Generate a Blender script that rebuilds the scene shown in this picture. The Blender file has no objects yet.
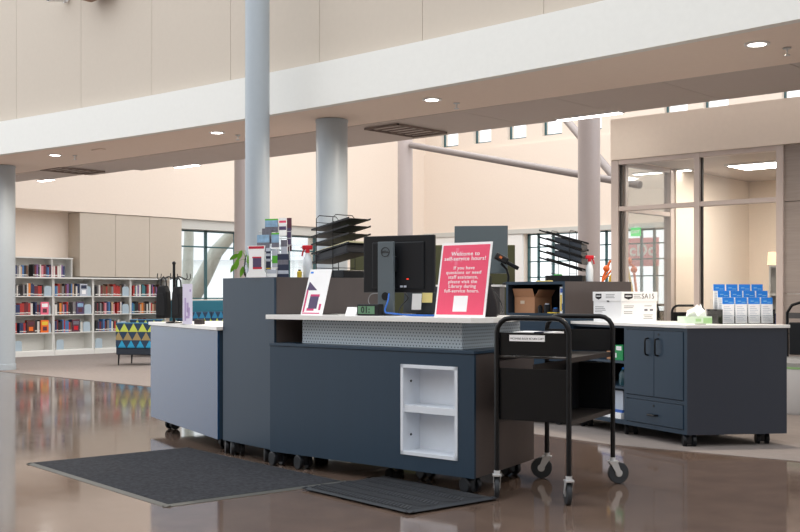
import bpy, bmesh, math, random
from mathutils import Vector, Matrix
random.seed(7)
C = bpy.context.scene.collection
S = bpy.context.scene
rad = math.radians
# ------------------------------------------------------------------ camera, world, light
F, HZ, H, YAW = 1100.0, 296.0, 1.2, 42.0          # focal length (px), horizon row, eye height, yaw of the camera to the building
cd = bpy.data.cameras.new('camera'); cam = bpy.data.objects.new('camera', cd); C.objects.link(cam)
cam.location = (0, 0, H); cam.rotation_euler = (rad(90), 0, rad(YAW))
cd.sensor_width = 36; cd.lens = F/800*36; cd.shift_y = (HZ-266)/800; cd.clip_end = 300
S.camera = cam
S.view_settings.view_transform = 'Standard'; S.view_settings.look = 'None'
S.view_settings.gamma = 1; S.view_settings.exposure = 0.84; S.view_settings.use_curve_mapping = False
w = bpy.data.worlds.new('sky'); S.world = w; w.use_nodes = True
wn = w.node_tree.nodes['Background']; wn.inputs[0].default_value = (0.94, 0.965, 1.0, 1); wn.inputs[1].default_value = 1.0

def area(name, loc, target, size, power, color):
    l = bpy.data.lights.new(name, 'AREA'); l.shape = 'RECTANGLE'; l.size, l.size_y = size; l.energy = power; l.color = color
    o = bpy.data.objects.new(name, l); C.objects.link(o); o.location = loc
    o.rotation_euler = (Vector(target)-Vector(loc)).to_track_quat('-Z', 'Y').to_euler()
    return o
area('back_hall_fill', (-13, 16.5, 7.4), (-13, 16.5, 0), (9, 8), 240, (1.0, 0.92, 0.84))  # unseen fill light added to brighten the cream hall walls

# ------------------------------------------------------------------ helpers
cy, sy = math.cos(rad(YAW)), math.sin(rad(YAW))
def wd(X, Y): return (X*cy-Y*sy, X*sy+Y*cy)                     # camera ground coordinates -> world
def gz(px, py, z):                                              # where the sight line of a pixel meets height z
    Y = F*(H-z)/(py-HZ); return ((px-400)*Y/F, Y)
def at(px, Y): return ((px-400)*Y/F, Y)
def zat(py, Y): return H-(py-HZ)*Y/F
def along(px, p0, a):                                           # distance along a vertical plane from p0, direction a
    k = (px-400)/F; return (k*p0[1]-p0[0])/(math.cos(rad(a))-k*math.sin(rad(a)))
def lin(c): return tuple(((x/255)/12.92 if x/255 <= .04045 else ((x/255+.055)/1.055)**2.4) for x in c)

MATS = {}
def mat(name, rgb, rough=.5, metal=0., noise=0., nscale=20., bump=0., spec=.5, stretch=(1,1,1), emit=0., lines=None):
    if name in MATS: return MATS[name]
    m = bpy.data.materials.new(name); m.use_nodes = True; nt = m.node_tree; b = nt.nodes['Principled BSDF']
    c = lin(rgb); b.inputs['Base Color'].default_value = (*c, 1); b.inputs['Roughness'].default_value = rough
    b.inputs['Metallic'].default_value = metal; b.inputs['Specular IOR Level'].default_value = spec
    tc = nt.nodes.new('ShaderNodeTexCoord'); mp = nt.nodes.new('ShaderNodeMapping'); mp.inputs['Scale'].default_value = stretch
    nt.links.new(tc.outputs['Object'], mp.inputs[0])
    n = nt.nodes.new('ShaderNodeTexNoise'); n.inputs['Scale'].default_value = nscale; n.inputs['Detail'].default_value = 4
    nt.links.new(mp.outputs[0], n.inputs[0])
    mix = nt.nodes.new('ShaderNodeMix'); mix.data_type = 'RGBA'
    d = noise if noise else .03
    mix.inputs[6].default_value = (*[x*(1-d) for x in c], 1); mix.inputs[7].default_value = (*[min(1, x*(1+d)) for x in c], 1)
    nt.links.new(n.outputs[0], mix.inputs[0]); nt.links.new(mix.outputs[2], b.inputs['Base Color'])
    if bump:
        bp = nt.nodes.new('ShaderNodeBump'); bp.inputs['Strength'].default_value = bump; bp.inputs['Distance'].default_value = .004
        nt.links.new(n.outputs[0], bp.inputs['Height']); nt.links.new(bp.outputs[0], b.inputs['Normal'])
    if emit:
        b.inputs['Emission Color'].default_value = (*c, 1); b.inputs['Emission Strength'].default_value = emit
    MATS[name] = m; return m
def nodes_of(m): return m.node_tree, m.node_tree.nodes['Principled BSDF']
def math_node(nt, op, a, b=None):
    n = nt.nodes.new('ShaderNodeMath'); n.operation = op
    for i, x in enumerate((a, b)):
        if x is None: continue
        if isinstance(x, (int, float)): n.inputs[i].default_value = x
        else: nt.links.new(x, n.inputs[i])
    return n.outputs[0]
def clear_mat(name, tint, gloss):
    m = bpy.data.materials.new(name); m.use_nodes = True; nt = m.node_tree; nt.nodes.remove(nt.nodes['Principled BSDF'])
    o = nt.nodes['Material Output']; t = nt.nodes.new('ShaderNodeBsdfTransparent'); t.inputs[0].default_value = (*tint, 1)
    g = nt.nodes.new('ShaderNodeBsdfGlossy'); g.inputs['Roughness'].default_value = .02
    f = nt.nodes.new('ShaderNodeFresnel'); f.inputs[0].default_value = 1.45
    k = math_node(nt, 'MULTIPLY', f.outputs[0], gloss)
    mx = nt.nodes.new('ShaderNodeMixShader'); nt.links.new(k, mx.inputs[0]); nt.links.new(t.outputs[0], mx.inputs[1]); nt.links.new(g.outputs[0], mx.inputs[2])
    nt.links.new(mx.outputs[0], o.inputs[0]); MATS[name] = m; return m

class MB:
    def __init__(s): s.v = []; s.f = []; s.m = []
    def add(s, vs, fs, m=0):
        o = len(s.v); s.v += [tuple(v) for v in vs]
        for f in fs: s.f.append([i+o for i in f]); s.m.append(m)
        return s
    def box(s, x0, y0, z0, x1, y1, z1, m=0, T=None):
        x0, x1 = sorted((x0, x1)); y0, y1 = sorted((y0, y1)); z0, z1 = sorted((z0, z1))
        vs = [(x0,y0,z0),(x1,y0,z0),(x1,y1,z0),(x0,y1,z0),(x0,y0,z1),(x1,y0,z1),(x1,y1,z1),(x0,y1,z1)]
        if T: vs = [tuple(T @ Vector(v)) for v in vs]
        return s.add(vs, [(0,3,2,1),(4,5,6,7),(0,1,5,4),(1,2,6,5),(2,3,7,6),(3,0,4,7)], m)
    def prism(s, poly, z0, z1, m=0):
        a = sum(poly[i][0]*poly[(i+1)%len(poly)][1]-poly[(i+1)%len(poly)][0]*poly[i][1] for i in range(len(poly)))
        if a < 0: poly = poly[::-1]
        n = len(poly); vs = [(x,y,z0) for x,y in poly]+[(x,y,z1) for x,y in poly]
        fs = [tuple(range(n))[::-1], tuple(range(n,2*n))]+[(i,(i+1)%n,(i+1)%n+n,i+n) for i in range(n)]
        return s.add(vs, fs, m)
    def xprism(s, prof, x0, x1, m=0):                            # profile in (y, z) swept along x
        n = len(prof); vs = [(x0,y,z) for y,z in prof]+[(x1,y,z) for y,z in prof]
        return s.add(vs, [tuple(range(n)), tuple(range(n,2*n))[::-1]]+[(i,i+n,(i+1)%n+n,(i+1)%n) for i in range(n)], m)
    def yprism(s, prof, y0, y1, m=0):                            # profile in (x, z) swept along y
        n = len(prof); vs = [(x,y0,z) for x,z in prof]+[(x,y1,z) for x,z in prof]
        return s.add(vs, [tuple(range(n)), tuple(range(n,2*n))[::-1]]+[(i,i+n,(i+1)%n+n,(i+1)%n) for i in range(n)], m)
    def tube(s, pts, r, n=8, m=0, closed=False):
        pts = [Vector(p) for p in pts]; rings = []; N = len(pts); up = None
        rr = r if isinstance(r, (list, tuple)) else [r]*N
        for i, p in enumerate(pts):
            if closed: t = pts[(i+1)%N]-pts[i-1]
            else: t = (pts[min(i+1,N-1)]-pts[max(i-1,0)])
            t.normalize()
            if up is None: up = Vector((0,0,1)) if abs(t.z) < .9 else Vector((1,0,0))
            a = t.cross(up).normalized(); b = a.cross(t).normalized(); up = b
            rings.append([p+(a*math.cos(2*math.pi*k/n)+b*math.sin(2*math.pi*k/n))*rr[i] for k in range(n)])
        vs = [q for g in rings for q in g]; fs = []
        for i in range(N if closed else N-1):
            j = (i+1) % N
            for k in range(n): fs.append((i*n+k, i*n+(k+1)%n, j*n+(k+1)%n, j*n+k))
        if not closed: fs += [tuple(range(n))[::-1], tuple(range((N-1)*n, N*n))]
        return s.add(vs, fs, m)
    def cyl(s, p0, p1, r, n=16, m=0): return s.tube([p0, p1], r, n, m)
    def lathe(s, prof, c=(0,0,0), n=20, m=0, caps=True):
        vs = []; fs = []
        for r, z in prof:
            for k in range(n): vs.append((c[0]+r*math.cos(2*math.pi*k/n), c[1]+r*math.sin(2*math.pi*k/n), c[2]+z))
        for i in range(len(prof)-1):
            for k in range(n): fs.append((i*n+k, i*n+(k+1)%n, (i+1)*n+(k+1)%n, (i+1)*n+k))
        if caps: fs += [tuple(range(n))[::-1], tuple(range((len(prof)-1)*n, len(prof)*n))]
        return s.add(vs, fs, m)
    def ell(s, c, rx, ry, rz, n=12, m=0, T=None):
        vs = []; fs = []; R = n//2
        for i in range(R+1):
            th = math.pi*i/R
            for k in range(n):
                v = Vector((rx*math.sin(th)*math.cos(2*math.pi*k/n), ry*math.sin(th)*math.sin(2*math.pi*k/n), -rz*math.cos(th)))
                if T: v = T @ v
                vs.append(tuple(v+Vector(c)))
        for i in range(R):
            for k in range(n): fs.append((i*n+k, i*n+(k+1)%n, (i+1)*n+(k+1)%n, (i+1)*n+k))
        return s.add(vs, fs, m)
    def build(s, name, mats, parent=None, smooth=False, bevel=0.):
        me = bpy.data.meshes.new(name); me.from_pydata(s.v, [], s.f)
        for q in (mats if isinstance(mats, (list, tuple)) else [mats]): me.materials.append(q)
        me.polygons.foreach_set('material_index', s.m)
        bm = bmesh.new(); bm.from_mesh(me); bmesh.ops.recalc_face_normals(bm, faces=bm.faces); bm.to_mesh(me); bm.free()
        o = bpy.data.objects.new(name, me); C.objects.link(o); o.parent = parent
        if smooth:
            me.polygons.foreach_set('use_smooth', [True]*len(me.polygons)); me.set_sharp_from_angle(angle=rad(40))
        if bevel:
            b = o.modifiers.new('bevel', 'BEVEL'); b.width = bevel; b.segments = 2; b.limit_method = 'ANGLE'
        return o
def tag(o, label, cat, group=None, kind=None):
    o['label'] = label; o['category'] = cat
    if group: o['group'] = group
    if kind: o['kind'] = kind
    return o
def struct(o): o['kind'] = 'structure'; return o
def place(o, X, Y, z, a):
    x, y = wd(X, Y); o.location = (x, y, z); o.rotation_euler = (0, 0, rad(a+YAW)); return o
def thing(name, label, cat, X, Y, z=0., a=0., group=None):
    o = bpy.data.objects.new(name, None); o.empty_display_size = .1; C.objects.link(o); place(o, X, Y, z, a); return tag(o, label, cat, group)
def dup(o, parent=None):
    c = o.copy(); C.objects.link(c)
    if parent: c.parent = parent
    for ch in list(o.children): dup(ch, c)
    return c
def local(p, X, Y, a):                                          # camera ground point -> local frame at (X, Y) turned by a
    dx, dy = p[0]-X, p[1]-Y; c, s = math.cos(rad(a)), math.sin(rad(a)); return (dx*c+dy*s, -dx*s+dy*c)
def text(body, size, parent, m, loc, rx=90, ext=.0006, align='CENTER', name='lettering', bold=0., sx=1.):
    cu = bpy.data.curves.new('t', 'FONT'); cu.body = body; cu.size = size; cu.align_x = align; cu.align_y = 'CENTER'; cu.extrude = ext; cu.offset = bold; cu.space_character = 1.08
    t = bpy.data.objects.new('t', cu); C.objects.link(t); bpy.context.view_layer.update()
    me = bpy.data.meshes.new_from_object(t.evaluated_get(bpy.context.evaluated_depsgraph_get()))
    bpy.data.objects.remove(t); bpy.data.curves.remove(cu)
    me.materials.clear(); me.materials.append(m)
    o = bpy.data.objects.new(name, me); C.objects.link(o); o.parent = parent; o.location = loc; o.rotation_euler = (rad(rx), 0, 0); o.scale = (sx, 1, 1)
    return o

# ------------------------------------------------------------------ materials
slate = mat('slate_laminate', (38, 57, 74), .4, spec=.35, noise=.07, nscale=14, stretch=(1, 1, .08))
slate_reflect = mat('slate_laminate_reflection_tint', (28, 66, 104), .24, noise=.05, nscale=14, stretch=(1, 1, .08), spec=.6)  # same slate laminate; bluish window reflection is put into the base colour
slate_in = mat('slate_inside', (40, 48, 57), .5)
slate_side = mat('slate_laminate_shaded_side', (78, 70, 68), .42, noise=.1, nscale=12, stretch=(1, 1, .08))  # right-facing slate sides; their duller, browner light is put into the colour
worktop = mat('white_worktop', (238, 236, 232), .3)
niche_w = mat('niche_white', (222, 228, 236), .4)
black = mat('black_plastic', (18, 21, 26), .42, spec=.35)
blackm = mat('black_powder_coat', (9, 11, 15), .35, spec=.35)
rubber = mat('grey_rubber', (46, 50, 55), .6)
chrome = mat('zinc_chrome', (206, 208, 210), .3, metal=.35)
white = mat('white_plastic', (235, 235, 235), .45)
paper = mat('white_paper', (252, 252, 252), .7)
cream = mat('cream_paint', (240, 226, 212), .8)
cream2 = mat('beige_paint', (246, 231, 216), .8)
beige = mat('beige_panel', (202, 191, 177), .75)
fascia_w = mat('white_fascia', (236, 236, 231), .7)
soffit_m = mat('taupe_soffit', (242, 226, 213), .8)
grey_t = mat('grey_trim', (205, 205, 200), .6)
col_blue = mat('column_blue_grey', (170, 180, 188), .35)
col_mauve = mat('column_warm_grey', (186, 176, 174), .35)
teal_f = mat('teal_frame', (52, 92, 96), .4)
alu = mat('mauve_aluminium', (206, 192, 186), .35)
glass = clear_mat('window_glass', (.98, .99, .985), .5)
acrylic = clear_mat('clear_acrylic', (.96, .97, .98), 1.0)
wood_g = mat('grey_wood', (158, 147, 141), .5, noise=.18, nscale=6, stretch=(.6, 1, 12))
steel_s = mat('shelf_white', (228, 228, 224), .5)
bookend_m = mat('bookend_blue', (176, 194, 206), .4)
teal_u = mat('teal_vinyl', (22, 104, 124), .5)
card = mat('cardboard', (178, 130, 96), .8, noise=.08)
red_p = mat('red_plastic', (205, 26, 44), .35)
pink = mat('poster_pink', (240, 78, 112), .55)
pink_l = mat('poster_light_pink', (240, 112, 140), .55)
violet = mat('print_violet', (84, 70, 104), .6)
magenta = mat('print_magenta', (206, 62, 116), .6)
blue_b = mat('brochure_blue', (20, 132, 232), .5)
ink = mat('ink_grey', (188, 194, 206), .7)
ink_d = mat('ink_dark', (38, 36, 40), .7)
green_b = mat('leaf_green', (108, 170, 40), .5, noise=.2)
navy = mat('print_navy', (40, 48, 74), .6)
lamp = mat('lamp_diffuser', (255, 250, 242), .5, emit=6.0)
olive = mat('olive_felt', (76, 78, 54), .9, noise=.1, nscale=80)
blue_c = mat('blue_cable', (10, 96, 190), .4)
orange = mat('orange_bead', (238, 112, 40), .4)
yellow = mat('yellow', (235, 200, 60), .5)
grey_u = mat('light_grey_vinyl', (186, 186, 188), .5)
tile_m = mat('grey_ceiling_tile', (204, 194, 188), .85)

# polished concrete floor
floor_m = mat('polished_concrete', (108, 90, 79), .05, noise=.4, nscale=5, spec=.55)
nt, b = nodes_of(floor_m)
n2 = nt.nodes.new('ShaderNodeTexNoise'); n2.inputs['Scale'].default_value = 7; n2.inputs['Detail'].default_value = 6
mr = nt.nodes.new('ShaderNodeMapRange'); mr.inputs[3].default_value = .03; mr.inputs[4].default_value = .13
tc = nt.nodes.new('ShaderNodeTexCoord'); nt.links.new(tc.outputs['Object'], n2.inputs[0]); nt.links.new(n2.outputs[0], mr.inputs[0]); nt.links.new(mr.outputs[0], b.inputs['Roughness'])
# sawn joints in the slab
sp = nt.nodes.new('ShaderNodeSeparateXYZ'); nt.links.new(tc.outputs['Object'], sp.inputs[0])
jx = math_node(nt, 'LESS_THAN', math_node(nt, 'FRACT', math_node(nt, 'DIVIDE', math_node(nt, 'ADD', sp.outputs[0], 60.4), 2.35)), .0022)
jy = math_node(nt, 'LESS_THAN', math_node(nt, 'FRACT', math_node(nt, 'DIVIDE', math_node(nt, 'ADD', sp.outputs[1], 60.9), 2.35)), .0022)
jj = math_node(nt, 'MAXIMUM', jx, jy); prev_c = b.inputs['Base Color'].links[0].from_socket
jm = nt.nodes.new('ShaderNodeMix'); jm.data_type = 'RGBA'; nt.links.new(jj, jm.inputs[0]); nt.links.new(prev_c, jm.inputs[6]); jm.inputs[7].default_value = (*lin((70, 58, 52)), 1); nt.links.new(jm.outputs[2], b.inputs['Base Color'])
# carpet tiles
carpet_m = mat('carpet', (132, 123, 118), .95, noise=.3, nscale=9, bump=.6, stretch=(1, 5, 1))
# perforated metal: rows of small holes in local x / z
perf = mat('perforated_metal', (178, 194, 206), .45)
nt, b = nodes_of(perf)
tc = nt.nodes.new('ShaderNodeTexCoord'); sp = nt.nodes.new('ShaderNodeSeparateXYZ'); nt.links.new(tc.outputs['UV'], sp.inputs[0])
zz = math_node(nt, 'DIVIDE', sp.outputs[1], .022); row = math_node(nt, 'FLOOR', zz)
xx = math_node(nt, 'ADD', math_node(nt, 'DIVIDE', sp.outputs[0], .026), math_node(nt, 'MULTIPLY', row, .5))
dx = math_node(nt, 'SUBTRACT', math_node(nt, 'FRACT', xx), .5); dz = math_node(nt, 'SUBTRACT', math_node(nt, 'FRACT', zz), .5)
d2 = math_node(nt, 'ADD', math_node(nt, 'MULTIPLY', dx, dx), math_node(nt, 'MULTIPLY', dz, dz))
hole = math_node(nt, 'LESS_THAN', d2, .045)
mx = nt.nodes.new('ShaderNodeMix'); mx.data_type = 'RGBA'; mx.inputs[6].default_value = (*lin((196, 210, 220)), 1); mx.inputs[7].default_value = (*lin((74, 96, 112)), 1)
nt.links.new(hole, mx.inputs[0]); nt.links.new(mx.outputs[2], b.inputs['Base Color'])
# floor mats
mat1_m = mat('charcoal_mat', (50, 51, 55), .95, noise=.95, nscale=42, bump=.6, spec=.2)
mat2_m = mat('rubber_mat', (44, 46, 50), .7, spec=.3)
# patterned upholstery: triangles in rows
pat = mat('triangle_upholstery', (40, 120, 160), .8)
nt, b = nodes_of(pat)
tc = nt.nodes.new('ShaderNodeTexCoord'); sp = nt.nodes.new('ShaderNodeSeparateXYZ'); nt.links.new(tc.outputs['Object'], sp.inputs[0])
rz = math_node(nt, 'DIVIDE', sp.outputs[2], .145); rw = math_node(nt, 'FLOOR', rz); fz = math_node(nt, 'FRACT', rz)
rx = math_node(nt, 'DIVIDE', sp.outputs[0], .17); fx = math_node(nt, 'PINGPONG', math_node(nt, 'ADD', rx, math_node(nt, 'MULTIPLY', rw, .37)), .5)
tri = math_node(nt, 'LESS_THAN', math_node(nt, 'MULTIPLY', fx, 2), fz)
cr = nt.nodes.new('ShaderNodeValToRGB'); cr.color_ramp.interpolation = 'CONSTANT'
for i, (p, c) in enumerate(((0, (40, 150, 196)), (.2, (40, 150, 196)), (.5, (150, 132, 90)), (.65, (186, 200, 84)), (.85, (38, 120, 160)))):
    e = cr.color_ramp.elements[i] if i < 2 else cr.color_ramp.elements.new(p)
    e.position = p; e.color = (*lin(c), 1)
nt.links.new(math_node(nt, 'MULTIPLY', rw, .2), cr.inputs[0])
mx = nt.nodes.new('ShaderNodeMix'); mx.data_type = 'RGBA'; mx.inputs[7].default_value = (*lin((34, 58, 82)), 1)
nt.links.new(cr.outputs[0], mx.inputs[6]); nt.links.new(tri, mx.inputs[0]); nt.links.new(mx.outputs[2], b.inputs['Base Color'])

# ------------------------------------------------------------------ the building (world x runs along the balcony, world y into the hall)
WL, WB = -19.9, 23.15                                           # library side wall and back wall
struct(MB().box(-32, -9, -.1, 9, 24, 0).build('floor', floor_m))
edge = [(-20.35, 9.3), (-18.2, 8.95), (-16.4, 8.75), (-13.7, 8.65), (-12.2, 8.6), (-9.5, 8.45), (-7, 8.1), (-4.7, 7.72), (-3.6, 7.8), (-2.6, 7.9), (0, 7.95), (8, 8.1)]
struct(MB().prism(edge+[(8, 23.1), (-20.35, 23.1)], .0005, .006).build('floor_carpet', carpet_m))
struct(MB().box(-80, -60, -.3, 60, 120, -.12).build('ground_outside', mat('pale_ground', (226, 228, 230), .9)))
HEAD = 2.92
def sv(s): return 10.86+s                                      # distance along the side wall -> world y
# side wall: upper part, recessed niche wall, and the run with windows
wl = MB(); wl.box(WL-.55, 8.6, HEAD, WL, WB+.3, 8)
wl.box(WL-.55, sv(-1.9), 0, WL-.46, sv(4.03), HEAD)
wl.box(WL-.55, sv(4.03), 0, WL, WB+.3, 1.12)
wl.box(WL-.55, sv(-2.3), 0, WL, sv(-1.9), HEAD)
wl.box(WL-.55, sv(8.35), 0, WL, WB+.3, HEAD)
struct(wl.build('wall_left', cream))
pn = MB()
for i in range(3):
    a0 = 1.475+i*.852; pn.box(WL-.46, sv(a0+.004), 1.60, WL-.02, sv(a0+.848), HEAD-.01)
struct(pn.build('trim_1', beige))
struct(MB().box(WL-.5, sv(4.03), 2.70, WL-.06, sv(8.35), HEAD-.002).build('trim_2', grey_t))
def window(name, axis, fixed, marks, z0, z1, bars, thick=.06):
    fr = MB(); lo, hi = marks[0], marks[-1]
    def bx(a0, a1, b0, b1, m=fr, d=thick):
        if axis == 'y': m.box(fixed-d/2, a0, b0, fixed+d/2, a1, b1)
        else: m.box(a0, fixed-d/2, b0, a1, fixed+d/2, b1)
    fwd = .026 if len(marks) > 2 else .015
    for q in marks: bx(q-fwd, q+fwd, z0, z1)
    for z in [z0+fwd, z1-fwd]+bars: bx(lo, hi, z-fwd*.6, z+fwd*.6)
    o = struct(fr.build(name, teal_f))
    g = MB(); bx(lo, hi, z0, z1, g, .008); g.build('pane', glass, o)
    return o
window('window_1', 'y', WL-.28, [sv(4.06), sv(4.89), sv(5.75), sv(6.6), sv(7.45), sv(8.32)], 1.12, 2.70, [2.32])
# back wall with a window band and square clerestory windows
cl = [WL+q for q in (.87, 1.985, 3.11, 4.2, 5.35, 7.63, 8.62, 10.44, 11.4, 12.4)]
wbk = MB(); wbk.box(WL, WB, 0, 8, WB+.3, .75); wbk.box(WL, WB, .75, WL+3.36, WB+.3, HEAD); wbk.box(-8.9, WB, .75, 8, WB+.3, HEAD)
wbk.box(WL, WB, 2.80, 8, WB+.3, 5.26); wbk.box(WL, WB, 5.9, 8, WB+.3, 8)
prev = WL
for c in cl: wbk.box(prev, WB, 5.26, c-.3, WB+.3, 5.9); prev = c+.3
wbk.box(prev, WB, 5.26, 8, WB+.3, 5.9)
struct(wbk.build('wall_back', cream))
struct(MB().box(WL, WB-.05, HEAD, 8, WB, 5.1).build('wall_back_light_step', cream))  # thickened wall added; its top edge stands in for a light boundary
struct(MB().box(WL+.02, WB-.09, 2.80, 8, WB-.001, HEAD-.002).build('trim_3', grey_t))
struct(MB().box(WL+.02, WB-.06, .1, WL+3.34, WB-.001, 2.795).build('wall_back_white_pier', mat('white_paint', (244, 244, 242), .8)))
window('window_2', 'x', WB+.15, [WL+3.40, WL+3.70, WL+4.15, WL+5.0, WL+5.7, WL+6.66, WL+7.0, WL+8.0, WL+9.0, WL+10.0, -8.92], .75, 2.80, [2.45, 2.08, 1.68])
for i, c in enumerate(cl): window('window_%d' % (i+3), 'x', WB+.15, [c-.28, c+.28], 5.28, 5.88, [])
# balcony: white fascia, panelled wall above it, soffit and tiled ceiling below
def arc(u): return 8.5-.0075*(max(-19, min(1, u))+9)**2
us = [-21+i*.775 for i in range(33)]
def band(off0, off1, z0, z1, lo=-21, hi=8):
    p = [u for u in us if lo <= u <= hi]
    return MB().prism([(u, arc(u)+off0) for u in p]+[(u, arc(u)+off1) for u in reversed(p)], z0, z1)
struct(band(0, .10, 3.31, 3.80).build('trim_4', fascia_w))
sof = MB().prism([(u, arc(u)+.1) for u in us]+[(us[-1], 9.895), (us[0], 9.65)], 3.315, 3.78)
struct(sof.build('ceiling_soffit', soffit_m))
tl = MB()
x = -21.0
while x < 3.6:
    yb = 11.25-.12*max(0, -13.5-x)
    tl.box(x, 9.9, 3.335, x+1.292, yb, 3.78); x += 1.3
struct(tl.build('ceiling', tile_m))
pw = MB()
for i in range(16):
    u0 = -10.54+1.55*(i-7); u1 = u0+1.544; um = (u0+u1)/2
    pw.prism([(u0, arc(u0)+.13), (um, arc(um)+.13), (u1, arc(u1)+.13), (u1, arc(u1)+.3), (um, arc(um)+.3), (u0, arc(u0)+.3)], 3.83, 9)
struct(pw.build('wall_upper', beige))
struct(band(.2, .32, 3.8, 9).build('wall_upper_backing', mat('joint_shadow_brown', (120, 106, 94), .8)))
# unseen walls added behind and right of the camera to keep right-facing sides darker
struct(MB().box(-14, -6.3, 0, 6, -6, 6.5).build('wall_shade_front', beige))
struct(MB().box(6, -6, 0, 6.3, 8.2, 6.5).build('wall_shade_right', beige))

# glazed room on the right
GX, GY = -7.06, 11.8
gr = MB(); gr.box(GX-.04, GY-.06, 2.86, 4, GY+.12, 3.36); gr.box(GX-.04, GY+.12, 2.86, GX+.12, 15.3, 3.36)
struct(gr.build('wall_glazed_room_bulkhead', cream2))
gs = MB(); gs.box(GX, 13.1, 0, GX+.12, 15.42, 2.86); gs.box(GX+.12, 15.3, 0, -5.55, 15.42, 2.86); gs.box(-5.55, 15.3, 2.3, 4, 15.42, 2.86); gs.box(-4.5, 15.3, 0, 4, 15.42, 2.3); gs.box(-5.55, 15.3, 0, -4.5, 15.42, .9)
struct(gs.build('wall_glazed_room', cream))
struct(MB().box(GX+.12, GY+.12, 2.86, 4, 15.3, 2.92).build('ceiling_glazed_room', tile_m))
fm = MB()
for a0, a1 in ((GX-.04, GX+.06), (-6.0, -5.93), (-5.02, -4.94)): fm.box(a0, GY-.05, 0, a1, GY+.06, 2.86)
for z0, z1 in ((0, .1), (2.235, 2.29), (2.80, 2.86)): fm.box(GX+.06, GY-.045, z0, -4.98, GY+.055, z1)
for a0, a1 in ((GY+.06, GY+.13), (13.0, 13.1)): fm.box(GX, a0, 0, GX+.1, a1, 2.86)
for z0, z1 in ((0, .1), (2.235, 2.29), (2.80, 2.86)): fm.box(GX+.01, GY+.1, z0, GX+.09, 13.05, z1)
fr = struct(fm.build('window_20', alu, bevel=.004))
dk = mat('dark_gasket', (44, 40, 40), .6)
gm = MB()
for q in (GX+.065, -5.925): gm.box(q, GY-.02, .1, q+.014, GY+.02, 2.80)
gm.build('gasket', dk, fr)
gp = MB(); gp.box(GX+.06, GY-.004, .1, -4.98, GY+.004, 2.8); gp.build('pane', glass, fr)
gp = MB(); gp.box(GX+.046, GY+.13, .1, GX+.054, 13.0, 2.8); gp.build('pane', glass, fr)
wp = MB()
for z0, z1 in ((0, .62), (.628, 1.22), (1.228, 2.23), (2.238, 2.855)): wp.box(-4.94, GY-.02, z0, 4, GY+.12, z1)
struct(wp.build('wall_wood_panel', wood_g))

# outdoors
def trunk(pts, rr, label):
    return tag(MB().tube(pts, rr, 10).build('tree_trunk', mat('hazed_bark', (176, 180, 172), .9, noise=.15, nscale=4), smooth=True), label, 'tree')  # outdoor haze and overexposure are put into the bark colour
def wpx(px, py, Y): x, y = wd(*at(px, Y)); return Vector((x, y, zat(py, Y)))
t = [wpx(172, 365, 31), wpx(187, 305, 31), wpx(203, 278, 31), wpx(216, 252, 31), wpx(240, 225, 31), wpx(262, 190, 31)]; t[0].z = -.12
trunk(t, [.32, .26, .23, .2, .15, .1], 'pale leaning tree trunk outside the window beside the teal booth')
t = [wpx(186, 370, 34), wpx(187, 290, 34), wpx(189, 235, 34), wpx(186, 180, 34)]; t[0].z = -.12
trunk(t, [.2, .18, .15, .1], 'pale upright tree trunk behind the leaning one at the left window')
bd = thing('house', 'white clapboard house beyond the left window', 'building', *at(250, 52), -.12, 0)
MB().box(-6, 0, 0, 6, 6, 3.0).build('wall', mat('white_siding', (236, 238, 236), .8, noise=.04, nscale=8, stretch=(.1, .1, 6)), bd)
MB().xprism([(-.4, 3.0), (3, 5.0), (6.4, 3.0)], -6.3, 6.3).build('roof', mat('pale_roof', (214, 218, 222), .9), bd)
sg = thing('banner', 'red banner with white letters outside the back window', 'sign', *at(637, 27.9), 1.95, -42)
MB().box(-.62, -.01, 0, .62, .01, .72).build('banner_sheet', mat('banner_red_backlit', (252, 166, 172), .6), sg)  # red lightened; the glow of daylight behind the sheet is in its colour
text('McDo', .42, sg, paper, (0, -.014, .40), bold=.012)
MB().box(-.6, -.02, -2.07, -.55, .02, 0).build('post', alu, sg); MB().box(.55, -.02, -2.07, .6, .02, 0).build('post', alu, sg)

# ------------------------------------------------------------------ columns, braces, ceiling fittings
def column(u, v, r, z1, m, label):
    t = tag(bpy.data.objects.new('column', None), label, 'column'); C.objects.link(t); t.location = (u, v, 0)
    MB().lathe([(r, .0), (r, z1)], n=32).build('shaft', m, t, smooth=True)
    MB().lathe([(r+.012, .008), (r+.012, .1), (r+.002, .104)], n=32).build('base_ring', m, t, smooth=True)
    MB().lathe([(r+.006, z1-.03), (r+.006, z1-.004)], n=32).build('collar', m, t, smooth=True)
    return t
column(-16.72, 8.95, .19, 3.31, col_blue, 'thick blue-grey round column cut by the left edge of the view')
column(-9.44, 9.26, .19, 3.31, col_blue, 'short blue-grey round column under the soffit behind the wire trays')
column(-9.33, 8.0, .135, 9, col_blue, 'slim tall pale blue column rising in front of the white fascia')
column(-16.5, 13.8, .18, 8, col_mauve, 'warm grey column half hidden behind the slim tall column')
column(-16.5, 18.5, .17, 8, col_mauve, 'thin warm grey column in the far corner above the monitor')
column(-9.4, 14.9, .175, 8, col_mauve, 'warm grey column with a shiny finish left of the glazed room')
def brace(p0, p1, r, label): tag(MB().cyl(p0, p1, r, 14).build('brace_pipe', mat('pipe_grey', (138, 130, 128), .4), smooth=True), label, 'pipe')
brace(wpx(411, 145.2, 24.6), wpx(640, 185, 19.5), .07, 'long grey brace pipe running from the far corner column to the right')
brace(wpx(548, 98, 22.5), wpx(618, 181.2, 19.95), .075, 'short steep grey brace pipe passing behind the column by the glazed room')
dl = None
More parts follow.
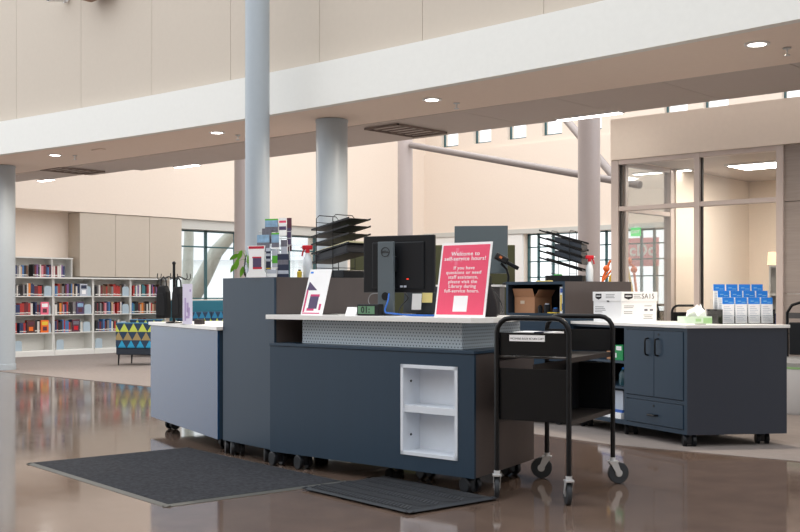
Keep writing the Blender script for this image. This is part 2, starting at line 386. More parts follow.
def downlight(px, py, label):
    X, Y = gz(px, py, 3.31)
    t = thing('downlight', label, 'light', X, Y, 3.31, -42, 'recessed soffit downlights')
    MB().lathe([(.075, -.008), (.105, -.008), (.105, .003), (.075, .003), (.075, -.008)], n=24, caps=False).build('trim_ring', white, t)
    MB().lathe([(.001, -.006), (.075, -.006), (.075, -.001)], n=24).build('diffuser', lamp, t)
    l = bpy.data.lights.new('downlight_lamp', 'SPOT'); l.energy = 150; l.color = (1, .88, .74); l.spot_size = rad(168); l.spot_blend = .5; l.shadow_soft_size = .06
    o = bpy.data.objects.new('lamp', l); C.objects.link(o); o.parent = t; o.location = (0, 0, -.02)
downlight(757, 44, 'round recessed downlight above the glazed room, nearest of the four')
downlight(432, 99.5, 'round recessed downlight above the red sign')
downlight(217, 132.5, 'round recessed downlight just left of the slim tall column')
downlight(55, 155, 'round recessed downlight nearest the left edge column')
def sprinkler(px, py, label):
    X, Y = gz(px, py, 3.31); t = thing('sprinkler', label, 'sprinkler', X, Y, 3.31, 0, 'soffit sprinklers')
    MB().lathe([(.001, 0), (.035, 0), (.035, -.008), (.012, -.012)], n=14).build('escutcheon', chrome, t)
    MB().cyl((0, 0, -.01), (0, 0, -.06), .009, 8).build('stem', chrome, t); MB().lathe([(.001, -.06), (.028, -.06), (.028, -.065), (.001, -.065)], n=12).build('deflector', chrome, t)
sprinkler(787, 48, 'small sprinkler head right of the nearest downlight')
sprinkler(456.5, 103, 'small sprinkler head right of the downlight above the red sign')
sprinkler(238, 135, 'small sprinkler head beside the slim tall column')
sprinkler(75, 155.5, 'small sprinkler head right of the leftmost downlight')
def lightbar(px, py, ln, label, z=3.335, vv=None):
    X, Y = gz(px, py, z); t = thing('linear_light', label, 'light', X, Y, z, -42, 'slim linear ceiling lights')
    MB().box(-ln/2-.015, -.065, -.02, ln/2+.015, .065, 0).build('housing', white, t)
    MB().box(-ln/2, -.05, -.026, ln/2, .05, -.019).build('diffuser', lamp, t)
lightbar(46, 179.5, .42, 'slim lit ceiling light above the bookcase niche')
lightbar(187, 165.2, .55, 'slim lit ceiling light left of the slim tall column')
lightbar(589, 115.2, .85, 'long lit ceiling light at the top of the warm grey column by the glazed room')
lightbar(662, 171, .8, 'slim lit ceiling light inside the left bay of the glazed room', z=2.86)
X, Y = gz(745, 161, 2.86)
t = thing('ceiling_panel_light', 'square lit ceiling panel inside the right bay of the glazed room', 'light', X+.5, Y+.2, 2.86, -42)
MB().box(-.6, -.3, -.02, .6, .3, 0).build('frame', white, t); MB().box(-.56, -.27, -.026, .56, .27, -.019).build('diffuser', lamp, t)
l = bpy.data.lights.new('panel_lamp', 'AREA'); l.shape = 'RECTANGLE'; l.size = 1.1; l.size_y = .5; l.energy = 26; l.color = (1, .9, .78)
o = bpy.data.objects.new('lamp', l); C.objects.link(o); o.parent = t; o.location = (0, 0, -.04)
def vent(u0, u1, v0, v1, label):
    t = tag(bpy.data.objects.new('ceiling_vent', None), label, 'vent', 'dark linear ceiling vents'); C.objects.link(t); t.location = ((u0+u1)/2, (v0+v1)/2, 3.315)
    a, b = (u1-u0)/2, (v1-v0)/2
    fr = MB(); fr.box(-a, -b, -.012, a, -b+.02, .012); fr.box(-a, b-.02, -.012, a, b, .012); fr.box(-a, -b, -.012, -a+.02, b, .012); fr.box(a-.02, -b, -.012, a, b, .012)
    dkv = mat('vent_brown', (128, 114, 106), .7)
    fr.build('frame', dkv, t)
    sl = MB(); n = 7
    for i in range(n): yy = -b+.03+(2*b-.06)*i/(n-1); sl.box(-a+.02, yy-.012, -.008, a-.02, yy+.012, .004)
    sl.build('grille', dkv, t)
vent(-16.85, -16.25, 9.68, 10.55, 'dark linear vent in the ceiling near the left edge column')
vent(-9.66, -9.08, 10.05, 11.0, 'dark linear vent in the ceiling right of the short blue-grey column')
X, Y = gz(98.5, 149.5, 3.31)
tag(place(MB().box(-.13, -.04, -.012, .13, .04, 0).build('ceiling_plate', soffit_m, bevel=.003), X, Y, 3.31, -42), 'small slim plate on the soffit between the two left downlights', 'vent')
# fittings at the top left of the panelled wall
x0 = -14.35; yv = arc(x0)+.13
t = tag(bpy.data.objects.new('security_camera', None), 'white security camera on the beige wall at the top left', 'camera'); C.objects.link(t); t.location = (-13.93, yv, 5.41)
MB().box(-.05, -.03, -.06, .05, 0, .12).build('mount', white, t, bevel=.008); MB().tube([(0, -.02, .04), (0, -.1, .03), (0, -.12, 0)], .02, 8).build('arm', white, t)
MB().cyl((0, -.05, 0), (.02, -.3, -.05), .052, 16).build('body', white, t, smooth=True); MB().cyl((.02, -.3, -.05), (.021, -.315, -.053), .04, 16).build('lens', black, t)
t = tag(bpy.data.objects.new('wall_speaker', None), 'brown wall speaker beside the white security camera at the top left', 'speaker'); C.objects.link(t); t.location = (-13.04, yv, 5.24)
MB().box(-.25, -.26, 0, .25, -.004, .5).build('cabinet', mat('brown_wood', (150, 112, 88), .5, noise=.1), t, bevel=.01); MB().box(-.22, -.268, .03, .22, -.26, .47).build('front_grille', mat('brown_grille', (120, 92, 76), .8), t)

# ------------------------------------------------------------------ service desk modules
def caster(parent, x, y, ang, r=.05):
    T = Matrix.Rotation(rad(ang), 4, 'Z')
    h = MB(); h.cyl((0, 0, r*1.55), (0, 0, .104), .022, 10)
    h.box(-.022, -.012, r*.5, .022, .03, r*1.75)
    o = h.build('caster', black, parent, bevel=.004); o.location = (x, y, 0); o.rotation_euler = (0, 0, rad(ang))
    for s in (-1, 1):
        w_ = MB().cyl((s*.022, .018, r), (s*.052, .018, r), r, 20).build('wheel', black, o, bevel=.006)
    return o
def pmodule(name, label, P0, a, group=None): return thing(name, label, 'desk', P0[0], P0[1], 0, a, group)
def ccw_lerp(p, q, t): return (p[0]+(q[0]-p[0])*t, p[1]+(q[1]-p[1])*t)
def inset(poly, d):
    cx = sum(p[0] for p in poly)/len(poly); cy_ = sum(p[1] for p in poly)/len(poly)
    return [(cx+(x-cx)*(1-d/max(.05, math.hypot(x-cx, y-cy_))), cy_+(y-cy_)*(1-d/max(.05, math.hypot(x-cx, y-cy_)))) for x, y in poly]

# --- left module with sloping long front
A0, Aa = (-2.27, 10.03), -61.3
A = pmodule('side_desk', 'pale slate low desk module at the left end with a white worktop', A0, Aa)
Apoly = [local(p, *A0, Aa) for p in ((-2.27, 10.03), (-1.395, 8.43), (-.69, 8.69), (-1.61, 10.39))]
MB().prism(inset(Apoly, .012), .10, .935).build('carcass', slate_in, A)
MB().box(0, -.004, .10, 1.822, .014, .935).build('front_panel', slate_reflect, A, bevel=.0015)
MB().prism([(Apoly[1][0]-.002, Apoly[1][1]+.012), Apoly[2], (Apoly[2][0]-.02, Apoly[2][1]), (Apoly[1][0]-.02, Apoly[1][1]+.012)], .10, .935).build('end_panel', slate, A)
top = [(Apoly[0][0]-.015, -.02), (Apoly[1][0]+.02, -.02), (Apoly[2][0]+.005, Apoly[2][1]+.02), (Apoly[3][0]-.02, Apoly[3][1]+.02)]
MB().prism(top, .937, .965).build('worktop', worktop, A, bevel=.002)
for x, y in ((.22, .12), (1.66, .12), (.25, .6), (1.75, .6)): caster(A, x, y, 20)

# --- tall module between left module and main counter
B0, Ba = (-1.352, 8.405), -51.5
B = pmodule('tall_cabinet', 'tall dark slate cabinet under the brochure tower and wire trays', B0, Ba)
Bc = (-.893, 7.828); Bend = (Bc[0]+.98*math.cos(rad(33)), Bc[1]+.98*math.sin(rad(33)))
Bpoly = [local(p, *B0, Ba) for p in (B0, Bc, Bend, (-.51, 8.74))]
MB().prism(inset(Bpoly, .012), .10, 1.32).build('carcass', slate_in, B)
MB().box(0, -.002, .10, Bpoly[1][0], .016, 1.335).build('front_panel', slate, B, bevel=.0015)
d = Vector((Bpoly[2][0]-Bpoly[1][0], Bpoly[2][1]-Bpoly[1][1])).normalized(); nrm = Vector((-d.y, d.x))*.018
MB().prism([(Bpoly[1][0], Bpoly[1][1]+.017), Bpoly[2], (Bpoly[2][0]+nrm.x, Bpoly[2][1]+nrm.y), (Bpoly[1][0]+nrm.x, Bpoly[1][1]+.017+nrm.y)], .10, 1.335).build('side_panel', slate_side, B, bevel=.0015)
MB().prism(inset(Bpoly, .02), 1.32, 1.335).build('top_panel', slate, B)
for x, y in ((.05, .05), (.17, .03), (.60, .06), (.45, .6)): caster(B, x, y, 65)

# --- main counter module
M0, Ma = (-.921, 7.796), -41.0
R0 = (.4445, 6.608); R1 = (.903, 7.417); L1 = (-.135, 8.26)
Mn = pmodule('main_counter', 'dark slate main service counter with white niche and perforated band', M0, Ma)
ML = math.hypot(R0[0]-M0[0], R0[1]-M0[1])
Mp = [local(p, *M0, Ma) for p in (M0, R0, R1, L1)]; Mp[0] = (0, 0); Mp[1] = (ML, 0)
ZT = .869
def mx_(px, off=0.):                                            # local x on the front plane (or a parallel plane behind it)
    p = (M0[0]-off*math.sin(rad(Ma)), M0[1]+off*math.cos(rad(Ma))); return along(px, p, Ma)
def mz_(px, py):
    t = mx_(px); return zat(py, M0[1]+t*math.sin(rad(Ma)))
nx0, nx1 = mx_(401), mx_(457.8)
nz1 = (mz_(401, 363.8)+mz_(457.8, 367.2))/2; nz0 = (mz_(401, 453.8)+mz_(457.8, 461))/2
fp = MB(); fp.box(0, 0, .10, nx0, .02, ZT-.022); fp.box(nx1, 0, .10, ML, .02, ZT-.022); fp.box(nx0, 0, .10, nx1, .02, nz0); fp.box(nx0, 0, nz1, nx1, .02, ZT-.022)
fp.build('front_panel', slate, Mn)
d = Vector((Mp[2][0]-Mp[1][0], Mp[2][1])).normalized(); nr = Vector((-d.y, d.x))*.02
MB().prism([(ML, .0), Mp[2], (Mp[2][0]+nr.x, Mp[2][1]+nr.y), (ML+nr.x, .0+nr.y+.02)], .10, ZT-.022).build('end_panel', slate_side, Mn)
MB().prism([(.0, .021), (.018, .021), (Mp[3][0]+.018, Mp[3][1]), Mp[3]], .10, ZT-.022).build('end_panel', slate, Mn)
MB().prism([(.01, .022), (ML-.01, .022), (Mp[2][0]-.02, Mp[2][1]-.01), (Mp[3][0]+.02, Mp[3][1]-.01)], .10, .125).build('bottom_panel', slate_in, Mn)
MB().prism([Mp[3], Mp[2], (Mp[2][0]-.02, Mp[2][1]-.02), (Mp[3][0]+.02, Mp[3][1]-.02)], .125, ZT-.022).build('back_panel', slate_in, Mn)
MB().prism([(-.004, -.006), (ML+.006, -.006), (Mp[2][0]+.006, Mp[2][1]), (Mp[3][0], Mp[3][1])], ZT-.02, ZT).build('ledge', slate, Mn, bevel=.002)
# white niche let into the front
nb = MB(); fw = .022
nb.box(nx0, -.006, nz0, nx0+fw, .02, nz1); nb.box(nx1-fw, -.006, nz0, nx1, .02, nz1); nb.box(nx0, -.006, nz0, nx1, .02, nz0+fw); nb.box(nx0, -.006, nz1-fw, nx1, .02, nz1)
ni = nb.build('niche', niche_w, Mn, bevel=.001)
D = .16
q = MB(); q.box(nx0+fw-.012, .02, nz0+fw-.012, nx0+fw, D, nz1-fw+.012); q.box(nx1-fw, .02, nz0+fw-.012, nx1-fw+.012, D, nz1-fw+.012)
q.box(nx0+fw, .02, nz0+fw-.012, nx1-fw, D, nz0+fw); q.box(nx0+fw, .02, nz1-fw, nx1-fw, D, nz1-fw+.012); q.box(nx0+fw-.012, D, nz0+fw-.012, nx1-fw+.012, D+.012, nz1-fw+.012)
q.build('lining', niche_w, ni)
zs = nz0+(nz1-nz0)*.47
MB().box(nx0+fw, .004, zs, nx1-fw, D-.002, zs+.045).build('shelf', niche_w, ni, bevel=.002)
q = MB()
for z in (nz0+.12, nz1-.11): q.cyl((nx0+fw-.001, .07, z), (nx0+fw+.004, .07, z), .008, 10)
q.build('bolt', black, ni)
# perforated band under the counter, set back
px0 = mx_(302.5, .13); pxe = mx_(462, .13)
rp = (Mp[2][0]-.10, Mp[2][1]-.02)
pl = [(px0, .13), (pxe, .13), rp]
me = bpy.data.meshes.new('perforated_band'); vs = []; fs = []; uvs = []; s0 = 0
for i in range(2):
    a, b2 = Vector(pl[i]), Vector(pl[i+1]); L = (b2-a).length; o = len(vs)
    vs += [(a.x, a.y, ZT), (b2.x, b2.y, ZT), (b2.x, b2.y, 1.036), (a.x, a.y, 1.036)]; fs.append((o, o+1, o+2, o+3)); uvs += [(s0, 0), (s0+L, 0), (s0+L, .175), (s0, .175)]; s0 += L
me.from_pydata(vs, [], fs); ul = me.uv_layers.new()
for i, u in enumerate(uvs): ul.data[i].uv = u
me.materials.append(perf); o = bpy.data.objects.new('perforated_band', me); C.objects.link(o); o.parent = Mn
sm = o.modifiers.new('thickness', 'SOLIDIFY'); sm.thickness = .004
MB().box(px0, .134, ZT, px0+.012, .6, 1.036).build('band_end', slate_in, Mn)
# white counter top
o1 = -.015
cpoly = [(-.03, o1), (ML+.0, o1), (ML+.09, .13), (Mp[2][0]-.0, Mp[2][1]-.02), (Mp[3][0]+.03, Mp[3][1]-.02)]
bl = [local((Bc[0]+t*math.cos(rad(33)), Bc[1]+t*math.sin(rad(33))), *M0, Ma) for t in (.02, .85)]
cpoly = [(-.03, o1), (ML-.01, o1), (ML+.07, .10), (Mp[2][0]-.02, Mp[2][1]-.02), (bl[1][0]+.012, bl[1][1]-.012), (bl[0][0]+.012, bl[0][1]-.012)]
MB().prism(cpoly, 1.036, 1.068).build('counter_top', worktop, Mn, bevel=.002)
for x, y in ((.05, .04), (.31, .04), (1.75, .06), (1.2, .3), (.75, .5), (Mp[2][0]-.08, Mp[2][1]-.14)): caster(Mn, x, y, 75)

# --- right module: open shelves, two doors, drawer, white worktop
E0 = (2.268, 8.69); Ea = -64.8; EL = 1.6
El = (E0[0]-EL*math.cos(rad(Ea)), E0[1]-EL*math.sin(rad(Ea)))
E = pmodule('storage_desk', 'dark slate storage desk on the right with double doors and open shelves', El, Ea)
Er = local((3.096, 8.81), *El, Ea); dpt = .80
EZ = .945
def ex(px): return along(px, El, Ea)
xd0, xd1, xm = ex(627), ex(683.5), ex(654.5)
body = MB(); body.prism([(xd0-.02, .02), (EL, .02), Er, (xd0-.02, Er[1])], .10, EZ).build('carcass', slate, E)
fr = MB(); fr.box(xd0-.022, 0, .10, xd0-.003, .02, EZ); fr.box(xd1+.003, 0, .10, EL, .02, EZ); fr.box(xd0-.003, 0, .10, xd1+.003, .02, .135); fr.box(xd0-.003, 0, EZ-.025, xd1+.003, .02, EZ); fr.box(xd0-.003, 0, .335, xd1+.003, .02, .365)
fr.build('face_frame', slate, E)
d = Vector((Er[0]-EL, Er[1])).normalized(); nr = Vector((d.y, -d.x))*.004
MB().prism([(EL+nr.x, 0+nr.y), (Er[0]+nr.x, Er[1]+nr.y), Er, (EL, .0)], .10, EZ).build('end_panel', mat('slate_end_shaded', (42, 48, 60), .45, noise=.08, nscale=14, stretch=(1, 1, .08)), E)  # slate again; the dimmer light on this end is put into the colour
for a0, a1, hx in ((xd0, xm-.002, xm-.075), (xm+.002, xd1, xm+.055)):
    dr = MB().box(a0, -.006, .37, a1, .016, EZ-.03).build('door', slate, E, bevel=.002)
    h = MB().tube([(hx, -.006, .71), (hx, -.035, .715), (hx, -.04, .735), (hx, -.04, .825), (hx, -.035, .845), (hx, -.006, .85)], .007, 8).build('handle', blackm, dr, smooth=True)
MB().cyl((xm+.06, -.009, .885), (xm+.06, -.004, .885), .01, 12).build('lock', black, dr)
dw = MB().box(xd0, -.006, .14, xd1, .016, .33).build('drawer', slate, E, bevel=.002)
xc = (xd0+xd1)/2
MB().tube([(xc-.05, -.006, .22), (xc-.045, -.035, .22), (xc+.045, -.035, .22), (xc+.05, -.006, .22)], .008, 8).build('handle', blackm, dw, smooth=True)
MB().cyl((xc, -.009, .295), (xc, -.004, .295), .01, 12).build('lock', black, dw)
sh = MB(); sh.box(0, 0, .10, .018, dpt, EZ); sh.box(xd0-.04, .0, .10, xd0-.022, dpt, EZ); sh.box(.018, dpt-.02, .10, xd0-.04, dpt, EZ); sh.box(.018, 0, .10, xd0-.04, dpt-.02, .135); sh.box(.018, 0, EZ-.02, xd0-.04, dpt-.02, EZ)
sh.build('open_bay', slate, E)
for z in (.40, .62): MB().box(.018, .004, z, xd0-.04, dpt-.02, z+.022).build('shelf', slate, E)
MB().prism([(0, -.02), (EL+.01, -.02), (Er[0]+.02, Er[1]-.03), (Er[0]+.02, Er[1]+.02), (0, dpt+.02)], EZ, .97).build('worktop', worktop, E, bevel=.002)
for x, y in ((EL-.03, .05), (Er[0]-.15, Er[1]-.11), (.10, .1), (.75, .1), (.1, .7), (1.1, .7)): caster(E, x, y, 60)

# --- tall module with open cubby
Cc = (1.515, 10.10); Ca = -41.0; CL = .66
Cl = (Cc[0]-CL*math.cos(rad(Ca)), Cc[1]-CL*math.sin(rad(Ca)))
Cm = pmodule('cubby_cabinet', 'tall dark cabinet with an open cubby holding a cardboard box', Cl, Ca)
Cr = local((Cc[0]+.745*math.cos(rad(25.2)), Cc[1]+.745*math.sin(rad(25.2))), *Cl, Ca)
MB().prism([(0, 0), (CL, 0), Cr, (.05, Cr[1])], .10, 1.03).build('lower_body', slate, Cm)
q = MB(); q.box(0, 0, 1.03, .022, .5, 1.335); q.box(CL-.022, 0, 1.03, CL, .08, 1.335); q.box(0.022, 0, 1.313, CL-.022, .5, 1.335); q.box(.022, .48, 1.04, CL, .5, 1.313); q.box(.022, 0, 1.03, CL-.022, .5, 1.04)
q.build('cubby', slate_in, Cm)
q = MB(); q.box(0, -.004, 1.03, .025, .0, 1.335); q.box(CL-.025, -.004, 1.03, CL, 0, 1.335); q.box(.025, -.004, 1.308, CL-.025, 0, 1.335); q.box(.025, -.004, 1.018, CL-.025, 0, 1.04)
q.build('cubby_edging', slate, Cm)
d = Vector((Cr[0]-CL, Cr[1])).normalized(); nr = Vector((-d.y, d.x))*.02
MB().prism([(CL, 0), Cr, (Cr[0]+nr.x, Cr[1]+nr.y), (CL+nr.x, nr.y)], 1.03, 1.335).build('side_panel', slate_side, Cm)
MB().prism([(0, .5), (CL, .5), (Cr[0]-.02, Cr[1]), (.05, Cr[1])], 1.03, 1.335).build('rear_top', slate, Cm)
MB().prism([(CL-.02, .0), (Cr[0]-.02, Cr[1]), (CL-.02, Cr[1])], 1.318, 1.3345).build('top_wing', slate, Cm)
for x, y in ((.08, .1), (CL-.08, .1), (.15, .6), (Cr[0]-.12, Cr[1]-.1)): caster(Cm, x, y, 70)

# --- back hutch with white top and an olive screen behind it
D0 = (.30, 10.98); Da = -13
Dm = pmodule('back_hutch', 'dark back desk hutch with a white top under the second monitor', D0, Da)
MB().box(0, 0, .10, .70, .36, 1.29).build('carcass', mat('dark_oak', (66, 62, 62), .5, noise=.25, nscale=8, stretch=(.4, 1, 14)), Dm)
MB().box(-.015, -.02, 1.29, .712, .38, 1.312).build('worktop', worktop, Dm, bevel=.002)
for x, y in ((.08, .08), (.62, .08), (.08, .3), (.62, .3)): caster(Dm, x, y, 70)
Os = thing('acoustic_screen', 'long olive felt screen behind both monitors', 'screen', *at(350, 11.9), 0, -2)
MB().box(0, 0, .03, 1.78, .04, 1.75).build('felt_panel', olive, Os, bevel=.008)
MB().box(.15, -.12, 0, .25, .16, .03).build('foot', blackm, Os); MB().box(1.5, -.12, 0, 1.6, .16, .03).build('foot', blackm, Os)

# ------------------------------------------------------------------ floor mats
def floor_mat(P, a, L, W, z, th, m, border, label):
    t = thing('floor_mat', label, 'mat', P[0], P[1], z, a)
    MB().box(.035, .035, .001, L-.035, W-.035, th).build('pile', m, t)
    q = MB(); q.xprism([(0, 0), (0, .002), (.035, th-.001), (.035, 0)], 0, L); q.xprism([(W, 0), (W, .002), (W-.035, th-.001), (W-.035, 0)], 0, L)
    q.yprism([(0, 0), (0, .002), (.035, th-.001), (.035, 0)], 0, W); q.yprism([(L, 0), (L, .002), (L-.035, th-.001), (L-.035, 0)], 0, W)
    q.build('border', border, t); return t
floor_mat((-2.67, 7.857), -50.4, 2.10, 1.30, .0, .011, mat1_m, mat('mat_edge', (82, 82, 77), .5), 'large charcoal entrance mat lying at the left front')
m2 = floor_mat((-.61, 6.80), -50, 1.03, .68, .012, .011, mat2_m, rubber, 'smaller black ribbed mat in front of the white niche')
q = MB()
for r_ in range(6):
    y0 = .06+r_*.1
    for i in range(30):
        x = .05+i*.031; s = .022 if r_ % 2 else -.022
        q.add([(x-s, y0-.035, .011), (x-s+.016, y0-.035, .011), (x+s+.016, y0+.035, .011), (x+s, y0+.035, .011), (x-s, y0-.035, .015), (x-s+.016, y0-.035, .015), (x+s+.016, y0+.035, .015), (x+s, y0+.035, .015)], [(4,5,6,7),(0,1,5,4),(1,2,6,5),(2,3,7,6),(3,0,4,7)])
q.build('ribs', mat('rib_rubber', (58, 60, 64), .6, spec=.3), m2)

# ------------------------------------------------------------------ book cart
def wheel_fork(parent, x, y, ang):
    o = MB(); o.cyl((0, 0, .135), (0, 0, .17), .019, 12); o.box(-.026, -.03, .139, .026, .03, .148)
    for s in (-1, 1): o.add([(s*.022, -.028, .14), (s*.022, .026, .14), (s*.022, .055, .06), (s*.022, .022, .06), (s*.019, -.028, .14), (s*.019, .026, .14), (s*.019, .055, .06), (s*.019, .022, .06)], [(0,1,2,3),(4,5,6,7),(0,1,5,4),(1,2,6,5),(2,3,7,6),(3,0,4,7)])
    c = o.build('caster_fork', chrome, parent); c.location = (x, y, 0); c.rotation_euler = (0, 0, rad(ang))
    MB().tube([(-.014, .036, .069), (.014, .036, .069)], .069, 28).build('wheel', rubber, c, bevel=.005)
    MB().tube([(-.017, .036, .069), (.017, .036, .069)], .024, 16).build('hub', chrome, c)
    return c
def make_cart(label, X, Y, a, W, L, group=None, angs=(24, 30, 104, -50)):
    t = thing('book_cart', label, 'cart', X, Y, 0, a, group)
    r = .0155; Zt = 1.07; cr = .085
    for k, y in enumerate((0, L)):
        pts = [(0, y, .165), (0, y, Zt-cr)]+[(cr-cr*math.cos(rad(v)), y, Zt-cr+cr*math.sin(rad(v))) for v in (22, 45, 68, 90)]
        pts += [(W-cr+cr*math.sin(rad(v)), y, Zt-cr+cr*math.cos(rad(v))) for v in (0, 22, 45, 68, 90)]+[(W, y, .165)]
        MB().tube(pts, r, 12).build('end_frame', blackm, t, smooth=True)
        e = y+(.014 if k == 0 else -.014)
        MB().box(r*.6, e-.003, .85, W-r*.6, e+.003, .985).build('end_panel', blackm, t, bevel=.001)
        MB().box(r*.6, e-.003, .47, W-r*.6, e+.003, .775).build('end_panel', blackm, t, bevel=.001)
    for z in (.47, .835):
        q = MB(); q.box(.004, .015, z, W-.004, L-.015, z+.008); q.box(.004, .015, z-.02, .008, L-.015, z); q.box(W-.008, .015, z-.02, W-.004, L-.015, z)
        q.build('shelf', mat('cart_shelf', (34, 30, 29), .35), t)
    MB().box(W*.5-.003, .02, .478, W*.5+.003, L-.02, .80).build('divider', blackm, t)
    for (x, y), g in zip(((0, 0), (W, 0), (0, L), (W, L)), angs): wheel_fork(t, x, y, g)
    return t
CW, CLn, Cang = .445, .84, -28
cp = at(497, 6.50)
cart = make_cart('black metal book cart with chrome casters standing before the storage desk', cp[0], cp[1], Cang, CW, CLn)
lb = MB(); lx0, lx1 = .075, .295
lb.box(lx0, .0085, .935, lx1, .0105, .972); o = lb.build('label_strip', paper, cart)
o['label'] = 'white label strip with small dark lettering'
text('INCOMING BOOK RETURN CART', .0165, o, ink_d, ((lx0+lx1)/2, .008, .950), ext=.0003, sx=.78)
def on_cart(lx, ly): c, s = math.cos(rad(Cang)), math.sin(rad(Cang)); return (cp[0]+lx*c-ly*s, cp[1]+lx*s+ly*c)
g = thing('notebook', 'white notebook with a navy spine lying on the top shelf of the near book cart', 'book', *on_cart(.08, .06), .8435, Cang)
MB().box(0, 0, 0, .25, .18, .145).build('pages', paper, g); MB().box(.13, -.002, .02, .19, .182, .1465).build('cover_band', navy, g)
def copy_cart(label, X, Y, a): c = dup(cart); place(c, X, Y, .006, a); c['label'] = label; return c
def strip_label(c):
    for ch in list(c.children):
        if ch.name.startswith('label_strip'):
            for g2 in list(ch.children): bpy.data.objects.remove(g2)
            bpy.data.objects.remove(ch)
c = copy_cart('black book cart standing behind the white file box, outside the glazed room', *at(648, 15.6), 48-42); strip_label(c)
c = copy_cart('black book cart inside the left bay of the glazed room', *at(672, 14.25), 10); strip_label(c)

# ------------------------------------------------------------------ things on the main counter
def on_main(px, off): t = mx_(px, off); c, s = math.cos(rad(Ma)), math.sin(rad(Ma)); return (M0[0]+t*c-off*s, M0[1]+t*s+off*c)
CT = 1.068
# red sign
sx, off = 434.3, .12
P = on_main(sx, off); Wd_ = mx_(484.5, off)-mx_(434.3, off)
sgn = thing('notice_sign', 'large pink welcome sign with a white border leaning beside the monitor', 'sign', P[0], P[1], CT, Ma)
lean = rad(-10); T = Matrix.Rotation(lean, 4, 'X'); Hs = .475
q = MB(); q.box(0, 0, 0, Wd_, .006, Hs, T=T).build('board', paper, sgn)
q = MB(); q.box(.014, -.002, .016, Wd_-.014, 0, Hs-.016, T=T); q.build('print', pink, sgn)
q = MB()
for k in range(6):
    R = Matrix.Rotation(rad(60*k), 4, 'Y')
    M4 = T @ Matrix.Translation((.13, -.0026, .385)) @ R
    q.box(-.012, 0, .015, .012, .0004, .055, T=M4)
q.build('flower_mark', pink_l, sgn)
q = MB().box(Wd_*.5-.055, -.0028, .035, Wd_*.5+.055, -.002, .135, T=T); q.build('blank_square', paper, sgn)
def sign_line(s, size, h, bold=0.):
    p = T @ Vector((Wd_*.5, -.0028, h)); text(s, size, sgn, paper, p, rx=90-10, bold=bold, sx=1.16)
for i, (s, h) in enumerate((('Welcome to', .402), ('self-service hours!', .371))): sign_line(s, .035, h, .0003)
for i, s in enumerate(('If you have', 'questions or need', 'staff assistance,', 'please visit the', 'Library during', 'full-service hours.')): sign_line(s, .030, .312-i*.0293, .0002)
MB().box(Wd_*.4, .11, 0, Wd_*.6, .115, .25, T=Matrix.Rotation(rad(12), 4, 'X')).build('easel_back', paper, sgn).location = (0, .0, 0)
# small flyer stand
P = on_main(300.5, .12); w2 = mx_(322, .12)-mx_(300.5, .12)
fl = thing('flyer_stand', 'small white and magenta flyer in a slanted stand left of the clock', 'sign', P[0], P[1], CT, Ma)
T = Matrix.Rotation(rad(-17), 4, 'X'); hf = .335
MB().box(0, 0, 0, w2, .004, hf, T=T).build('sheet', paper, fl)
MB().box(0, .006, .0, w2, .16, .003).build('foot', acrylic, fl)
q = MB()
q.box(.012, -.001, .02, .028, 0, .185, m=0, T=T); q.box(.012, -.001, .008, w2-.03, 0, .016, T=T); q.box(.05, -.001, .03, .12, 0, .05, T=T); q.box(w2-.05, -.001, .035, w2-.03, 0, .08, T=T); q.box(.06, -.001, .13, .15, 0, .15, T=T)
q.add([tuple(T @ Vector(v)) for v in ((.012, -.001, .18), (.115, -.001, .18), (.022, -.001, .245))], [(0, 1, 2)], 1)
q.build('print', [magenta, violet], fl)
MB().box(.06, -.0016, .045, .145, 0, .135, T=T).build('picture', violet, fl); MB().box(.012, -.001, .305, .04, 0, .318, T=T).build('corner_mark', blue_b, fl)
# card
P = on_main(345, .16)
cd_ = thing('folded_card', 'small blank white folded card left of the black clock', 'card', P[0], P[1], CT, Ma)
q = MB(); q.box(0, 0, 0, .10, .002, .06, T=Matrix.Rotation(rad(-22), 4, 'X')); q.build('front_leaf', paper, cd_)
q = MB(); q.box(0, .05, 0, .10, .052, .06, T=Matrix.Translation((0, .001, 0)) @ Matrix.Translation((0, .05, 0)) @ Matrix.Rotation(rad(22), 4, 'X') @ Matrix.Translation((0, -.05, 0))); q.build('rear_leaf', paper, cd_)
# clock
P = on_main(356.5, .11); wc = mx_(376, .11)-mx_(356.5, .11)
ck = thing('digital_clock', 'black digital clock with a green display beside the monitor stand', 'clock', P[0], P[1], CT, Ma+8)
MB().box(0, 0, 0, wc, .07, .078).build('case', black, ck, bevel=.008)
MB().box(.014, -.002, .012, wc-.03, .001, .064).build('display', mat('lcd_green', (98, 138, 108), .3), ck)
text('01:', .056, ck, mat('lcd_ink', (28, 48, 40), .5), (wc*.42, -.003, .038), bold=.002)
# monitor
mon = thing('monitor', 'large black monitor seen from behind on a grey stand', 'monitor', *at(398.4, 7.50), CT, -28)
hh = .27
MB().box(-.275, 0, .155, .272, .028, .545).build('screen_panel', black, mon, bevel=.006)
MB().box(-.2, -.012, .18, .2, .0, .5).build('rear_housing', black, mon, bevel=.008)
st = MB().box(-.115, -.085, .012, .005, -.058, .50).build('stand_column', mat('stand_grey', (88, 98, 104), .45), mon, bevel=.004)
MB().box(-.10, -.06, .30, .0, -.01, .40).build('arm', black, mon)
MB().box(-.17, -.16, 0, .09, .09, .012).build('stand_base', mat('base_dark', (40, 44, 48), .45), mon, bevel=.004)
q = MB(); q.tube([(-.055+.031*math.cos(v*math.pi/12), -.087, .43+.031*math.sin(v*math.pi/12)) for v in range(24)], .0022, 6, closed=True)
q.build('round_emblem', ink_d, st); text('D\u039eLL', .021, st, ink_d, (-.055, -.087, .43), bold=.0008)
MB().cyl((-.055, -.0875, .13), (-.055, -.08, .13), .028, 20).build('cable_hole', black, st)
